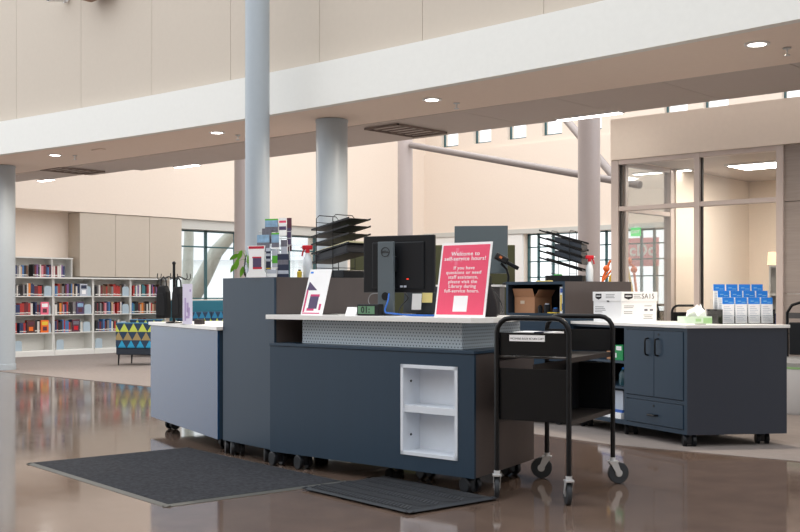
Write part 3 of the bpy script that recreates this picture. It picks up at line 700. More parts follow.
MB().box(.07, -.014, .245, .085, -.011, .25).build('status_light', mat('led_red', (230, 50, 30), .4, emit=1.5), mon)
q = MB(); q.box(.02, -.014, .19, .04, -.011, .203); q.box(.048, -.014, .19, .068, -.011, .203); q.build('port', ink, mon)
# cables
def cable(label, pts, r, m, cat='cable'):
    P = [Vector(p) for p in pts]; out = []
    for i in range(len(P)-1):
        a, b_, c_, d_ = P[max(i-1, 0)], P[i], P[i+1], P[min(i+2, len(P)-1)]
        for k in range(6):
            t = k/6; out.append(.5*((2*b_)+(c_-a)*t+(2*a-5*b_+4*c_-d_)*t*t+(3*b_-a-3*c_+d_)*t**3))
    out.append(P[-1]); return tag(MB().tube(out, r, 6).build('cable', m, smooth=True), label, cat)
def wp3(px, py, Y): return wpx(px, py, Y)
def cz(px, Y, z): x, y = wd(*at(px, Y)); return (x, y, z)
cable('bright blue cable threading the monitor stand and trailing along the counter', [cz(389, 7.32, 1.215), cz(388, 7.26, 1.17), cz(385, 7.23, 1.10), cz(392, 7.2, 1.085), cz(404, 7.2, 1.078), cz(420, 7.15, 1.075), cz(437, 7.2, 1.073)], .0055, blue_c)
cable('second blue cable lying nearer the front of the counter', [cz(386, 7.24, 1.09), cz(395, 7.13, 1.086), cz(408, 7.1, 1.076), cz(424, 7.05, 1.0735), cz(436, 7.08, 1.0735)], .0055, blue_c)
cable('thin grey cable looping behind the clock', [cz(379, 7.5, 1.22), cz(371, 7.55, 1.21), cz(368.5, 7.55, 1.16), cz(374, 7.5, 1.11), cz(381, 7.45, 1.072)], .003, mat('grey_cable', (130, 130, 132), .5))
cable('black cable hanging beside the monitor stand', [cz(399, 7.5, 1.25), cz(408, 7.55, 1.19), cz(401, 7.5, 1.13), cz(398, 7.45, 1.072)], .0045, black)
# document panel with notes
dp = thing('document_stand', 'dark slate upright panel with paper notes below the monitor', 'stand', *at(403, 7.86), CT, -24)
MB().box(0, 0, .012, .27, .014, .20, T=Matrix.Rotation(rad(-8), 4, 'X')).build('panel', mat('stand_slate', (58, 64, 70), .5), dp); MB().box(.02, -.05, 0, .25, .08, .012).build('foot', black, dp)
nt_ = place(MB().box(0, 0, 0, .072, .002, .115, T=Matrix.Rotation(rad(-8), 4, 'X')).build('paper_note', paper), *at(411.5, 7.80), CT+.035, -24); tag(nt_, 'white paper note hanging below the monitor', 'note')
nt_ = place(MB().box(0, 0, 0, .078, .002, .07, T=Matrix.Rotation(rad(-8), 4, 'X')).build('sticky_note', mat('note_yellow', (246, 228, 150), .7)), *at(421.8, 7.79), CT+.085, -24); tag(nt_, 'pale yellow sticky note beside the white note below the monitor', 'note')
# dark pouch and cord right of sign
pc = thing('black_pouch', 'slumped black pouch behind the right edge of the pink sign', 'bag', *on_main(489, .36), CT, -20)
MB().lathe([(.001, 0), (.05, .0), (.062, .03), (.05, .1), (.03, .16), (.012, .2), (.001, .21)], n=14).build('bag_body', mat('pouch_black', (26, 22, 26), .8, bump=.5), pc, smooth=True)
MB().tube([(-.012, 0, .2), (-.014, 0, .25), (0, 0, .27), (.014, 0, .25), (.012, 0, .2)], .004, 6).build('strap', black, pc)
cable('black cord curling on the right end of the counter', [cz(492, 7.3, 1.25), cz(500, 7.35, 1.17), cz(503, 7.3, 1.10), cz(497, 7.2, 1.0735), cz(489, 7.15, 1.0735)], .004, black)
# second monitor and scanner on the hutch
m2_ = thing('monitor', 'slate grey monitor seen from behind above the pink sign', 'monitor', *at(481, 10.98), 1.312, -8)
T = Matrix.Rotation(rad(-6), 4, 'X')
MB().box(-.275, .05, .12, .262, .075, .605, T=T).build('screen_panel', mat('slate_plastic', (74, 86, 92), .45), m2_, bevel=.005)
MB().box(-.04, .08, .012, .04, .10, .3).build('stand_column', black, m2_); MB().box(-.12, .02, 0, .12, .2, .012).build('stand_base', black, m2_)
sc = thing('barcode_scanner', 'black barcode scanner on a gooseneck stand right of the pink sign', 'scanner', *at(508, 10.84), 1.312, 0); sc.scale = (1.4, 1.4, 1.4)
MB().lathe([(.04, 0), (.045, .006), (.03, .015), (.012, .02)], n=16).build('stand_base', black, sc, smooth=True)
MB().tube([(0, 0, .015), (0.004, 0, .06), (-.01, 0, .11), (-.05, 0, .15)], .009, 8).build('gooseneck', black, sc, smooth=True)
T = Matrix.Translation((-.04, 0, .175)) @ Matrix.Rotation(rad(28), 4, 'Y')
MB().box(-.06, -.03, -.02, .04, .03, .03, T=T).build('scanner_head', black, sc, bevel=.01); MB().box(.03, -.016, -.016, .13, .016, .012, T=T).build('handle', black, sc, bevel=.008)
MB().box(-.03, -.032, .0, -.01, -.029, .016, T=T).build('trigger', mat('scan_orange', (200, 110, 60), .5), sc)

# ------------------------------------------------------------------ things on the tall cabinet
BT = 1.335
# brochure tower
bt = thing('brochure_tower', 'clear tiered brochure tower with wire pockets on the tall cabinet', 'rack', *at(275, 8.12), BT, -22)
MB().lathe([(.001, 0), (.085, 0), (.085, .012), (.02, .018)], n=20).build('base', black, bt)
MB().cyl((0, .03, .015), (0, .03, .43), .009, 10).build('pole', chrome, bt)
q = MB()
for z, y0 in ((.02, -.05), (.13, -.01), (.24, .02)):
    for x in (-.145, -.05, .04, .125): q.tube([(x, y0, z), (x, y0, z+.11)], .0028, 5)
    for zz in (z, z+.05, z+.1): q.tube([(-.145, y0, zz), (.125, y0, zz)], .0028, 5)
    q.box(-.145, y0, z, .125, y0+.035, z+.003); q.tube([(-.05, y0+.035, z), (0, .03, z)], .004, 5)
q.build('wire_pocket', mat('pale_wire', (196, 198, 200), .35), bt)
def brochure(px, py0, py1, wpx_, cols, label, Y=8.10, off=0., group='brochures in the tower', a=-22):
    X, Y = at(px, Y); z0, z1 = zat(py1, Y), zat(py0, Y); wq = wpx_*Y/F/math.cos(rad(a)); hq = z1-z0
    t = thing('brochure', label, 'brochure', X, Y, z0, a, group)
    MB().box(0, 0, 0, wq, .006, hq).build('sheet', cols[0], t)
    q = MB(); h0 = hq
    for i, (f, mm) in enumerate(cols[1:]): q.box(.001 if i else 0, -.0008, h0-f*hq, wq-(.001 if i else 0), 0, h0, m=i); h0 -= f*hq
    q.build('print', [c_[1] for c_ in cols[1:]], t); return t
sky_p = mat('print_sky', (140, 176, 206), .5, noise=.5, nscale=30); gry = mat('print_grey', (112, 112, 124), .6, noise=.5, nscale=40); grn = mat('print_green', (96, 190, 60), .5); mar = mat('print_maroon', (92, 44, 60), .5)
brochure(265, 219, 232, 13.5, [gry, (.12, grn), (.5, sky_p)], 'green-topped brochure highest in the brochure tower', 8.14)
brochure(262, 228.5, 244, 10, [gry, (.6, gry)], 'grey photo brochure below the green-topped one on the left of the tower', 8.12)
brochure(257, 235, 252, 13, [gry, (.45, sky_p), (.3, gry)], 'grey blue brochure at the left shoulder of the tower', 8.10)
brochure(271.5, 233, 249, 8, [paper, (.1, grn), (.5, sky_p), (.3, gry)], 'small green-topped brochure in the middle of the tower', 8.04)
brochure(279, 218, 236, 7.5, [paper, (.15, paper), (.12, pink), (.2, paper), (.2, violet)], 'white brochure with pink and violet shapes at the top right of the tower', 8.08)
brochure(287, 218, 251, 4.5, [mar, (.3, mar), (.5, violet)], 'tall narrow maroon brochure on the right side of the tower', 8.16)
brochure(266, 248, 270, 4.8, [navy, (.15, ink), (.1, navy), (.12, ink), (.12, navy), (.12, ink), (.3, navy), (.04, yellow)], 'narrow navy brochure with pale blocks left of the middle pocket', 8.02)
brochure(272, 250, 269, 7, [paper, (.3, ink), (.4, grn), (.2, ink)], 'white and green card in the middle pocket of the tower', 8.02)
brochure(281, 240, 262, 6.5, [paper, (.3, gry), (.4, ink)], 'pale grey leaflet in the right wire pocket of the tower', 8.04)
brochure(277.5, 254, 277.5, 11.5, [navy, (.25, navy), (.2, gry), (.25, navy), (.15, ink)], 'wide navy brochure at the bottom right of the tower', 7.99)
brochure(267, 269.5, 277.5, 10, [paper, (.5, ink)], 'small white leaflet lying low at the foot of the tower', 7.98)
# white flyer with curved sides
Xf, Yf = at(256.5, 7.98)
fy = thing('flyer', 'white flyer with a red top band standing beside the plant', 'flyer', Xf, Yf, BT, -22)
q = MB(); n = 10
def flw(z): return .058+.012*((.5-z/.23)*2)**2+(.012 if z < .03 else 0)
prof = [(-flw(i*.23/n)-.004, i*.23/n) for i in range(n+1)]+[(flw((n-i)*.23/n), (n-i)*.23/n) for i in range(n+1)]
q.yprism(prof, 0, .006).build('sheet', paper, fy)
q = MB(); q.box(-.066, -.001, .208, .062, 0, .226); q.box(-.03, -.001, .06, .045, 0, .075); q.box(-.035, -.001, .14, .04, 0, .15); q.box(-.03, -.0014, .075, .04, 0, .14, m=1)
q.build('print', [mat('print_red', (196, 40, 66), .5), violet], fy)
# plant in a glass vase
Xp, Yp = at(250, 8.16)
pt = thing('potted_plant', 'small leafy green plant in a glass vase at the left end of the tall cabinet', 'plant', Xp, Yp, BT, -22)
MB().lathe([(.03, 0), (.045, .02), (.05, .08), (.04, .15), (.034, .17), (.032, .17), (.037, .15), (.046, .08), (.04, .02), (.001, .01)], n=18).build('vase', acrylic, pt, smooth=True)
for sx_, sz, lx, lz, tilt in ((-.06, .20, -.075, .165, 25), (-.09, .18, -.10, .10, 12), (-.10, .14, -.13, .075, 35), (-.05, .10, -.055, .045, 20), (-.11, .2, -.125, .155, 60), (.02, .2, .0, .13, -20)):
    MB().tube([(0, .0, .05), (sx_*.5, -.01, sz), (lx, -.02, lz+.035)], .002, 5).build('stem', green_b, pt)
    T = Matrix.Translation((lx, -.022, lz)) @ Matrix.Rotation(rad(tilt), 4, 'Y') @ Matrix.Rotation(rad(25), 4, 'Z')
    lf = MB(); pr = [(0, .045), (.012, .03), (.017, .005), (.012, -.02), (0, -.045), (-.012, -.02), (-.017, .005), (-.012, .03)]
    lf.yprism(pr, -.0008, .0008); o = lf.build('leaf', green_b, pt); o.matrix_local = T
# spray bottle, small bottle
def spray(label, X, Y, z, h, a):
    t = thing('spray_bottle', label, 'bottle', X, Y, z, a, 'spray bottles'); s = h/.28
    MB().lathe([(.001, 0), (.036*s, 0), (.038*s, .01*s), (.038*s, .12*s), (.03*s, .16*s), (.016*s, .19*s), (.014*s, .205*s)], n=20).build('bottle_body', mat('frosted_white', (226, 232, 236), .35), t, smooth=True)
    MB().lathe([(.018*s, .2*s), (.018*s, .222*s), (.012*s, .228*s)], n=16).build('cap', red_p, t)
    q = MB().box(-.042*s, -.013*s, .226*s, .04*s, .013*s, .262*s); o = q.build('spray_head', red_p, t, bevel=.006*s)
    q = MB(); q.tube([(-.026*s, 0, .23*s), (-.04*s, 0, .205*s), (-.046*s, 0, .175*s)], .007*s, 8).build('trigger', red_p, t)
    MB().cyl((-.042*s, 0, .247*s), (-.055*s, 0, .247*s), .008*s, 10).build('nozzle', white, t)
    return t
spray('white spray bottle with a red head left of the wire trays on the tall cabinet', *at(307.5, 8.24), BT, .262, -15)
t = thing('small_bottle', 'small yellow bottle left of the spray bottle on the tall cabinet', 'bottle', *at(299.5, 8.2), BT, 0)
MB().lathe([(.018, 0), (.019, .045), (.01, .052)], n=14).build('bottle_body', yellow, t, smooth=True); MB().lathe([(.01, .05), (.01, .062), (.001, .063)], n=12).build('cap', black, t)
# wire tray organisers
def tray_rack(label, X, Y, a, rise, pale, kind):
    t = thing('wire_tray_rack', label, 'rack', X, Y, BT, a)
    Lx, Dp = .36, .24
    for x in (.06, .24):
        q = MB(); q.tube([(x, .0, 0), (x, .0, .46), (x, .03, .485), (x, Dp-.03, .485), (x, Dp, .46), (x, Dp, 0)], .0035, 6)
        for z in (.08, .17, .26, .35, .43): q.tube([(x, 0, z), (x, Dp, z)], .0028, 5)
        q.build('wire_upright', blackm, t)
    MB().box(0, 0, 0, Lx, Dp, .06).build('base_tray', black, t, bevel=.005)
    return t, Lx, Dp
tr, Lx, Dp = tray_rack('black wire tray rack left of the large monitor', *at(311, 8.50), -42, .2, True, 0)
for i, z in enumerate((.115, .185, .255, .315, .37)):
    Ls = Lx+.05; r_ = .075
    q = MB(); q.yprism([(0, z), (Ls, z+r_), (Ls, z+r_+.005), (0, z+.005)], .004, Dp-.004); q.yprism([(0, z), (Ls, z+r_), (Ls, z+r_+.013), (0, z+.013)], .0, .004); q.yprism([(0, z), (Ls, z+r_), (Ls, z+r_+.013), (0, z+.013)], Dp-.004, Dp)
    o = q.build('tray', blackm, tr)
def stack_paper(parent, Ls, z, r_, h, m): MB().yprism([(.03, z+.01+.002), (Ls-.02, z+r_+.008), (Ls-.02, z+r_+.008+h), (.03, z+.012+h)], .012, Dp-.012).build('paper_stack', m, parent)
stack_paper(tr, Lx+.05, .185, .075, .012, mat('pale_yellow_paper', (224, 220, 180), .7))
q = MB(); q.yprism([(.02, .125), (Lx+.02, .195), (Lx+.02, .255), (.03, .18)], .01, Dp-.01); q.build('document_box', mat('box_black', (40, 42, 48), .5), tr, bevel=.004)
stk2, Lx, Dp = tray_rack('black wire tray rack on top of the cubby cabinet', *at(545, 10.46), -25, -.2, False, 1)
for i, z in enumerate((.17, .235, .30, .365, .43)):
    q = MB(); Ls = Lx+.06
    for y0, y1 in ((0, .006), (Dp-.006, Dp)): q.yprism([(-.06, z+.055), (Ls-.06, z-.075), (Ls-.06, z-.055), (-.06, z+.070)], y0, y1)
    q.yprism([(-.06, z+.055), (Ls-.06, z-.075), (Ls-.06, z-.07), (-.06, z+.06)], .006, Dp-.006)
    q.build('tray', blackm, stk2)
    if 0 < i < 4: MB().yprism([(.09, z+.010), (.35, z-.070), (.35, z-.014), (.09, z+.066)], .01, Dp-.01).build('drawer_tray', mat('tray_slate', (52, 60, 70), .4), stk2, bevel=.006)
tag(place(MB().box(0, 0, 0, .07, .05, .012).build('green_packet', mat('packet_green', (60, 200, 70), .5)), *at(554, 10.48), BT+.0605, -20), 'bright green packet in the base of the right wire tray rack', 'packet')
tag(place(MB().box(0, 0, 0, .13, .09, .01).build('sticky_pad', mat('note_yellow', (246, 228, 150), .7)), *at(536, 10.40), BT+.001, -41), 'pale yellow sticky pad on top of the cubby cabinet', 'note')
spray('white spray bottle with a red head on the cubby cabinet right of the wire trays', *at(589.5, 10.36), BT, .265, 178)

# things on the left module
st_ = thing('bag_stand', 'black metal counter stand with curled hooks for the black bags', 'stand', *at(174, 9.55), .965, -40)
MB().lathe([(.001, 0), (.07, 0), (.07, .01), (.015, .02)], n=20).build('base', blackm, st_)
MB().cyl((0, 0, .01), (0, 0, .515), .012, 10).build('pole', blackm, st_); MB().ell((0, 0, .52), .017, .017, .017).build('finial', blackm, st_, smooth=True)
for k in range(6):
    an = rad(60*k+10); c_, s_ = math.cos(an), math.sin(an)
    MB().tube([(0, 0, .38), (.05*c_, .05*s_, .405), (.10*c_, .10*s_, .385), (.135*c_, .135*s_, .375), (.15*c_, .15*s_, .395), (.145*c_, .145*s_, .43)], .004, 6).build('hook', blackm, st_, smooth=True)
def tote(label, px, Y, z, wq, hq, a):
    t = thing('tote_bag', label, 'bag', *at(px, Y), z, a, 'black bags on the counter stand')
    n = 8; prof = [(-wq/2, 0), (wq/2, 0), (wq/2*1.04, hq*.4), (wq/2*.92, hq*.8), (wq/2*.5, hq), (-wq/2*.5, hq), (-wq/2*.92, hq*.8), (-wq/2*1.04, hq*.4)]
    MB().yprism(prof, -.035, .035).build('bag_body', mat('bag_black', (18, 19, 22), .75, bump=.4, nscale=60), t, bevel=.012)
    MB().yprism([(x*.75, z_*.7+.02) for x, z_ in prof], -.042, -.034).build('pocket', mat('bag_black', (18, 19, 22), .75), t, bevel=.005)
    MB().tube([(-.03, 0, hq-.01), (-.025, 0, hq+.05), (0, 0, hq+.075), (.025, 0, hq+.05), (.03, 0, hq-.01)], .007, 6).build('strap', black, t)
tote('black bag hanging on the left side of the counter stand', 163.5, 9.45, 1.01, .115, .28, -25)
tote('black bag hanging on the right side of the counter stand', 178.5, 9.4, 1.01, .105, .27, -35)
sl = thing('acrylic_sign', 'narrow upright white and lavender sign beside the black bags', 'sign', *at(182.6, 9.12), .965, -25)
MB().box(0, 0, .004, .095, .005, .335).build('panel', mat('lavender_paper', (232, 226, 246), .5), sl); MB().box(-.003, -.03, 0, .098, .05, .004).build('foot', acrylic, sl)
q = MB()
for i, (x0, x1, z0, z1) in enumerate(((.02, .035, .03, .22), (.04, .06, .1, .18), (.03, .07, .05, .07), (.05, .075, .07, .14), (.07, .085, .27, .29))): q.box(x0, -.001, z0, x1, 0, z1)
q.build('print', mat('lavender_ink', (190, 170, 214), .6), sl)
tag(place(MB().box(0, 0, 0, .075, .05, .042).build('small_box', mat('box_brown', (58, 50, 50), .6), bevel=.003), *at(194, 9.15), .965, -25), 'small dark box right of the lavender sign', 'box')

# things in the cubby
CZ = 1.0405
def in_cubby(lx, ly): c, s = math.cos(rad(Ca)), math.sin(rad(Ca)); return (Cl[0]+lx*c-ly*s, Cl[1]+lx*s+ly*c)
cb = thing('cardboard_box', 'open brown cardboard box with raised flaps in the cubby', 'box', *in_cubby(.05, .07), CZ, Ca-4)
q = MB(); q.box(0, 0, 0, .24, .004, .15); q.box(0, .26, 0, .24, .264, .15); q.box(0, .004, 0, .004, .26, .15); q.box(.236, .004, 0, .24, .26, .15); q.box(.004, .004, 0, .236, .26, .004); q.build('carton', card, cb)
MB().box(0, -.003, 0, .24, 0, .085, T=Matrix.Translation((0, .002, .15)) @ Matrix.Rotation(rad(22), 4, 'X')).build('flap', card, cb)
MB().box(0, 0, 0, .003, .26, .085, T=Matrix.Translation((.238, .002, .15)) @ Matrix.Rotation(rad(35), 4, 'Y')).build('flap', card, cb)
MB().box(0, 0, 0, .003, .26, .085, T=Matrix.Translation((0, .002, .15)) @ Matrix.Rotation(rad(-12), 4, 'Y')).build('flap', card, cb)
MB().box(.07, -.001, .085, .12, 0, .115).build('shipping_label', mat('tape_pale', (206, 186, 164), .5), cb)
def can(label, lx, ly, r, h, m, cap):
    t = thing('canister', label, 'container', *in_cubby(lx, ly), CZ, 0); MB().lathe([(.001, 0), (r, 0), (r, h*.8), (r*.6, h*.9)], n=16).build('can_body', m, t, smooth=True); MB().lathe([(r*.65, h*.88), (r*.65, h), (.001, h+.001)], n=14).build('lid', cap, t)
can('small black jar beside the cardboard box in the cubby', .355, .05, .022, .075, black, black)
can('larger black canister with a white cap in the cubby', .42, .07, .032, .09, black, ink)
can('short navy pot right of the black canisters in the cubby', .52, .06, .028, .05, navy, blue_b)
t = thing('upright_box', 'slim white box with yellow and blue panels at the right end of the cubby', 'box', *in_cubby(.585, .03), CZ, Ca)
MB().box(0, 0, 0, .045, .2, .245).build('carton', paper, t); q = MB(); q.box(.004, -.001, .02, .022, 0, .17); q.box(.022, -.001, .03, .042, 0, .09, m=1); q.box(.004, -.001, .19, .042, 0, .23, m=1); q.build('print', [yellow, mat('print_blue', (70, 110, 190), .5)], t)
tag(place(MB().box(0, 0, 0, .10, .06, .008).build('yellow_pad', yellow), *in_cubby(.46, .012), CZ, Ca), 'thin yellow pad at the front of the cubby', 'note')

# things on / in the storage desk
ET = .97
def on_e(lx, ly): c, s = math.cos(rad(Ea)), math.sin(rad(Ea)); return (El[0]+lx*c-ly*s, El[1]+lx*s+ly*c)
bx0 = local(gz(621.5, 322.4, .97), *El, Ea)
fb = thing('file_box', 'white lidded file box with black shield logos on the storage desk', 'box', *on_e(bx0[0]-.43, bx0[1]), ET, Ea)
bw = mat('box_white', (240, 240, 240), .6); fbw, fbd = .43, .39
MB().box(.006, .006, 0, fbw-.006, fbd-.006, .19).build('carton', bw, fb); MB().box(0, 0, .185, fbw, fbd, .268).build('lid', bw, fb, bevel=.002)
def shield(q, T):
    for pr, yy, mm in (([(-.045, .022), (.045, .022), (.045, -.016), (0, -.03), (-.045, -.016)], -.0006, 0),): q.add([tuple(T @ Vector((x, y_, z))) for y_ in (yy, 0) for x, z in pr], [(0,1,2,3,4), (5,6,7,8,9)]+[(i, (i+1)%5, (i+1)%5+5, i+5) for i in range(5)], mm)
    for k in range(6): q.box(-.032+k*.011, -.0012, -.004, -.025+k*.011, 0, .006, m=1, T=T)
q = MB(); TF = Matrix.Translation((.09, 0, .228)); TS = Matrix.Translation((fbw, .075, .228)) @ Matrix.Rotation(rad(90), 4, 'Z')
shield(q, TF); shield(q, TS); q.build('shield_logo', [ink_d, paper], fb)
q = MB()
for (x0, x1, z, sd) in ((.03, .16, .13, 0), (.03, .18, .115, 0), (.03, .19, .10, 0), (.03, .14, .085, 0), (.2, .33, .24, 0), (.2, .32, .226, 0), (.2, .33, .212, 0), (.03, .14, .14, 1), (.03, .13, .125, 1), (.03, .12, .09, 1), (.03, .12, .075, 1), (.25, .33, .14, 1), (.24, .34, .06, 1), (.25, .33, .045, 1), (.24, .34, .03, 1), (.13, .21, .24, 1), (.13, .2, .225, 1), (.13, .21, .21, 1)):
    if sd == 0: q.box(x0, .0055 if z < .185 else -.0005, z, x1, .006 if z < .185 else 0, z+.006)
    else: q.box(fbw-.006 if z < .185 else fbw, x0, z, fbw-.0055 if z < .185 else fbw+.0005, x1, z+.006)
q.build('printed_lines', mat('print_pale', (150, 150, 152), .7), fb)
q = MB(); q.box(.215, -.001, .178, .245, .004, .19); q.build('hand_hole', black, fb)
q = MB()
for y0 in (.25, .31): q.box(fbw-.006, y0, .098, fbw-.0054, y0+.035, .116)
q.build('printed_blocks', gry, fb)
o = text('SA15', .062, fb, ink_d, (fbw+.0008, .285, .226), ext=.0003); o.rotation_euler = (rad(90), 0, rad(90))
tb = thing('tissue_box', 'pale green tissue box with a white tissue standing up', 'box', *at(684.5, 8.98), ET, 14)
MB().box(0, 0, 0, .25, .12, .062).build('carton', mat('pale_green_card', (206, 224, 200), .6), tb, bevel=.002)
q = MB(); q.box(.17, -.0008, .008, .25, 0, .05); q.box(.10, -.0008, .02, .15, 0, .045); q.build('print', mat('print_leafgreen', (160, 202, 140), .6), tb)
q = MB(); tp = []
for i in range(16):
    an = 2*math.pi*i/16; tp.append((.15+.045*math.cos(an)*(1+.2*math.sin(3*an)), .06+.03*math.sin(an), .06))
ring2 = [(.13+.085*math.cos(2*math.pi*i/16+.4)*(1+.25*math.sin(5*i)), .06+.045*math.sin(2*math.pi*i/16+.4), .085+.03*math.sin(i*2.1)) for i in range(16)]
tip = [(.165+.02*math.cos(2*math.pi*i/16), .06+.015*math.sin(2*math.pi*i/16), .145+.018*math.sin(i*1.7)) for i in range(16)]
vs = tp+ring2+tip; fs = [(i, (i+1) % 16, (i+1) % 16+16, i+16) for i in range(16)]+[(i+16, (i+1) % 16+16, (i+1) % 16+32, i+32) for i in range(16)]+[tuple(range(32, 48))]
q.add(vs, fs).build('tissue', paper, tb, smooth=True)
tag(place(MB().box(0, 0, 0, .075, .05, .006).build('name_card', mat('card_brown', (90, 76, 70), .5)), *at(697, 8.84), ET, 6), 'small dark card lying in front of the tissue box', 'card')
tag(place(MB().box(0, 0, 0, .22, .14, .003).build('paper_sheet', paper), *at(668, 9.02), ET, -50), 'white sheet of paper lying left of the tissue box', 'paper')
bh = thing('brochure_holder', 'clear acrylic three-tier holder full of blue and white brochures', 'rack', *at(723.5, 8.98), ET, 10)
q = MB(); q.box(-.01, 0, 0, .45, .30, .004)
for k in range(3): q.box(-.01, k*.085-.004, 0, .45, k*.085-.001, .075+.055*k); q.box(-.01, k*.085+.05, .0, .45, k*.085+.053, .09+.055*k)
q.box(-.012, -.004, 0, -.009, .3, .12); q.box(.449, -.004, 0, .452, .3, .12); q.build('pocket_tray', acrylic, bh)
bbp = None; tiers = ('front', 'middle', 'back'); pos = ('leftmost', 'second from left', 'third from left', 'rightmost')
for k in range(3):
    for i in range(4):
        c, s = math.cos(rad(10)), math.sin(rad(10)); P = at(723.5, 8.98); lx, ly = i*.114+.002*k, k*.085+.012
        lab = 'blue-topped white brochure, %s in the %s row of the clear holder' % (pos[i], tiers[k])
        if bbp is None:
            bbp = tag(bpy.data.objects.new('brochure', None), lab, 'brochure', 'blue brochures in the clear holder'); C.objects.link(bbp)
            MB().box(0, 0, 0, .102, .008, .212).build('sheet', paper, bbp)
            MB().box(0, -.001, .158, .102, 0, .212).build('blue_header', blue_b, bbp)
            q = MB(); q.box(.02, -.0015, .178, .05, 0, .186); q.box(.055, -.0015, .17, .09, 0, .176)
            q.build('header_lettering', mat('pale_blue_ink', (130, 190, 236), .6), bbp)
            q = MB()
            for j in range(9): q.box(.012, -.001, .018+j*.0145, .086-(j % 3)*.012, 0, .022+j*.0145)
            q.build('printed_lines', ink, bbp); t = bbp
        else: t = dup(bbp); t['label'] = lab
        place(t, P[0]+lx*c-ly*s, P[1]+lx*s+ly*c, ET+.006+.055*k, 10); t.rotation_euler[0] = rad(-3)
# shelf contents seen beside the cart
t = thing('carton', 'green box with white label on the upper shelf of the storage desk', 'box', *on_e(.56, .05), .6425, Ea)
MB().box(0, 0, 0, .14, .2, .13).build('carton_body', mat('carton_green', (24, 150, 84), .5), t); q = MB(); q.box(.045, -.001, .085, .12, 0, .12); q.box(.01, -.001, .02, .05, 0, .06); q.build('print', paper, t)
t = thing('carton', 'small brown box right of the green box on the upper shelf', 'box', *on_e(.45, .06), .6425, Ea); MB().box(0, 0, 0, .09, .15, .09).build('carton_body', card, t); MB().box(.01, -.001, .03, .08, 0, .06).build('print', yellow, t)
t = thing('bottle', 'dark teal bottle on the middle shelf of the storage desk', 'bottle', *on_e(.63, .12), .4225, Ea); MB().lathe([(.001, 0), (.05, 0), (.05, .1), (.02, .14)], n=16).build('bottle_body', mat('bottle_teal', (30, 70, 80), .3), t, smooth=True); MB().lathe([(.022, .135), (.022, .155), (.001, .156)], n=12).build('cap', blue_b, t)
t = thing('paper_ream', 'white and blue paper reams stacked on the bottom shelf of the storage desk', 'paper', *on_e(.36, .03), .1355, Ea); MB().box(0, 0, 0, .34, .25, .05).build('open_ream', paper, t); MB().box(.02, .02, .05, .33, .25, .075).build('blue_ream', mat('ream_blue', (40, 90, 170), .5), t); MB().box(.03, .03, .075, .33, .25, .24).build('wrapped_reams', mat('ream_pale', (190, 200, 214), .6), t)

# ------------------------------------------------------------------ bookcases and books
SX = WL                                                       # front plane of the shelving niche
SHELF = [.12, .47, .83, 1.20]
ords = ('hidden behind the left edge column', 'nearest the left edge column', 'second from the left edge column', 'third from the left edge column', 'fourth from the left edge column')
short = ('hidden bookcase', 'leftmost bookcase', 'second bookcase', 'third bookcase', 'fourth bookcase')
def bookcase(i):
    t = tag(bpy.data.objects.new('bookcase', None), 'low white metal bookcase %s' % ords[i+1], 'bookcase', 'low white bookcases'); C.objects.link(t)
    t.location = (SX-.02, sv(i*.91), 0); t.rotation_euler = (0, 0, rad(90))    # local x along the wall, local y into it
    MB().box(.003, 0, 0, .907, .36, .10).build('plinth', steel_s, t); MB().box(.003, .36, .1, .907, .372, 1.55).build('back_panel', steel_s, t)
    for x in (.003, .887): MB().box(x, .05, .1, x+.02, .36, 1.55).build('upright', steel_s, t)
    for z in SHELF: MB().box(.023, .02, z-.02, .887, .36, z).build('shelf', steel_s, t)
    MB().box(0, -.01, 1.55, .91, .375, 1.58).build('top_board', steel_s, t)
    return t
for i in range(-1, 4): bookcase(i)
hut = tag(bpy.data.objects.new('wall_shelf', None), 'white upper shelf unit standing on the low bookcases in the cream niche', 'shelf'); C.objects.link(hut)
hut.location = (SX-.12, sv(-.9), 1.58); hut.rotation_euler = (0, 0, rad(90))
MB().box(0, .0, .37, 2.28, .29, .395).build('top_board', steel_s, hut); MB().box(0, .27, 0, 2.28, .29, .37).build('back_panel', steel_s, hut)
for x in (0, .9, 1.81, 2.26): MB().box(x, .02, 0, x+.02, .27, .37).build('upright', steel_s, hut)
bcols = [('maroon', (112, 40, 48)), ('black', (40, 38, 42)), ('white', (214, 210, 204)), ('navy', (48, 60, 98)), ('blue', (70, 116, 170)), ('red', (176, 52, 48)), ('brown', (116, 84, 66)), ('grey', (132, 128, 130)), ('tan', (190, 160, 130)), ('teal', (60, 122, 130)), ('orange', (222, 130, 50)), ('purple', (122, 90, 140)), ('pink', (206, 130, 142))]
bmesh_cache = {}
def book(ci, w_, h_, d_, loc, label, group):
    key = (ci, w_, h_, d_)
    if key not in bmesh_cache:
        n, c = bcols[ci]; m = mat('book_'+n, c, .55); pg = mat('book_pages', (232, 226, 214), .8)
        q = MB(); q.box(0, 0, 0, w_, .006, h_); q.box(0, .006, 0, .003, d_, h_); q.box(w_-.003, .006, 0, w_, d_, h_); q.box(.003, .006, .004, w_-.003, d_-.004, h_-.004, m=1); q.box(-.0004, -.0006, h_*.12, w_+.0004, .0, h_*.2, m=2)
        bmesh_cache[key] = q.build('book', [m, pg, mat('book_label', (222, 222, 216), .6)]); o = bmesh_cache[key]
    else: o = bmesh_cache[key].copy(); C.objects.link(o)
    o.location = loc; o.rotation_euler = (0, 0, rad(90)); return tag(o, label, 'book', group)
rows = ('bottom shelf', 'third shelf down', 'second shelf down', 'top shelf'); nb = 0
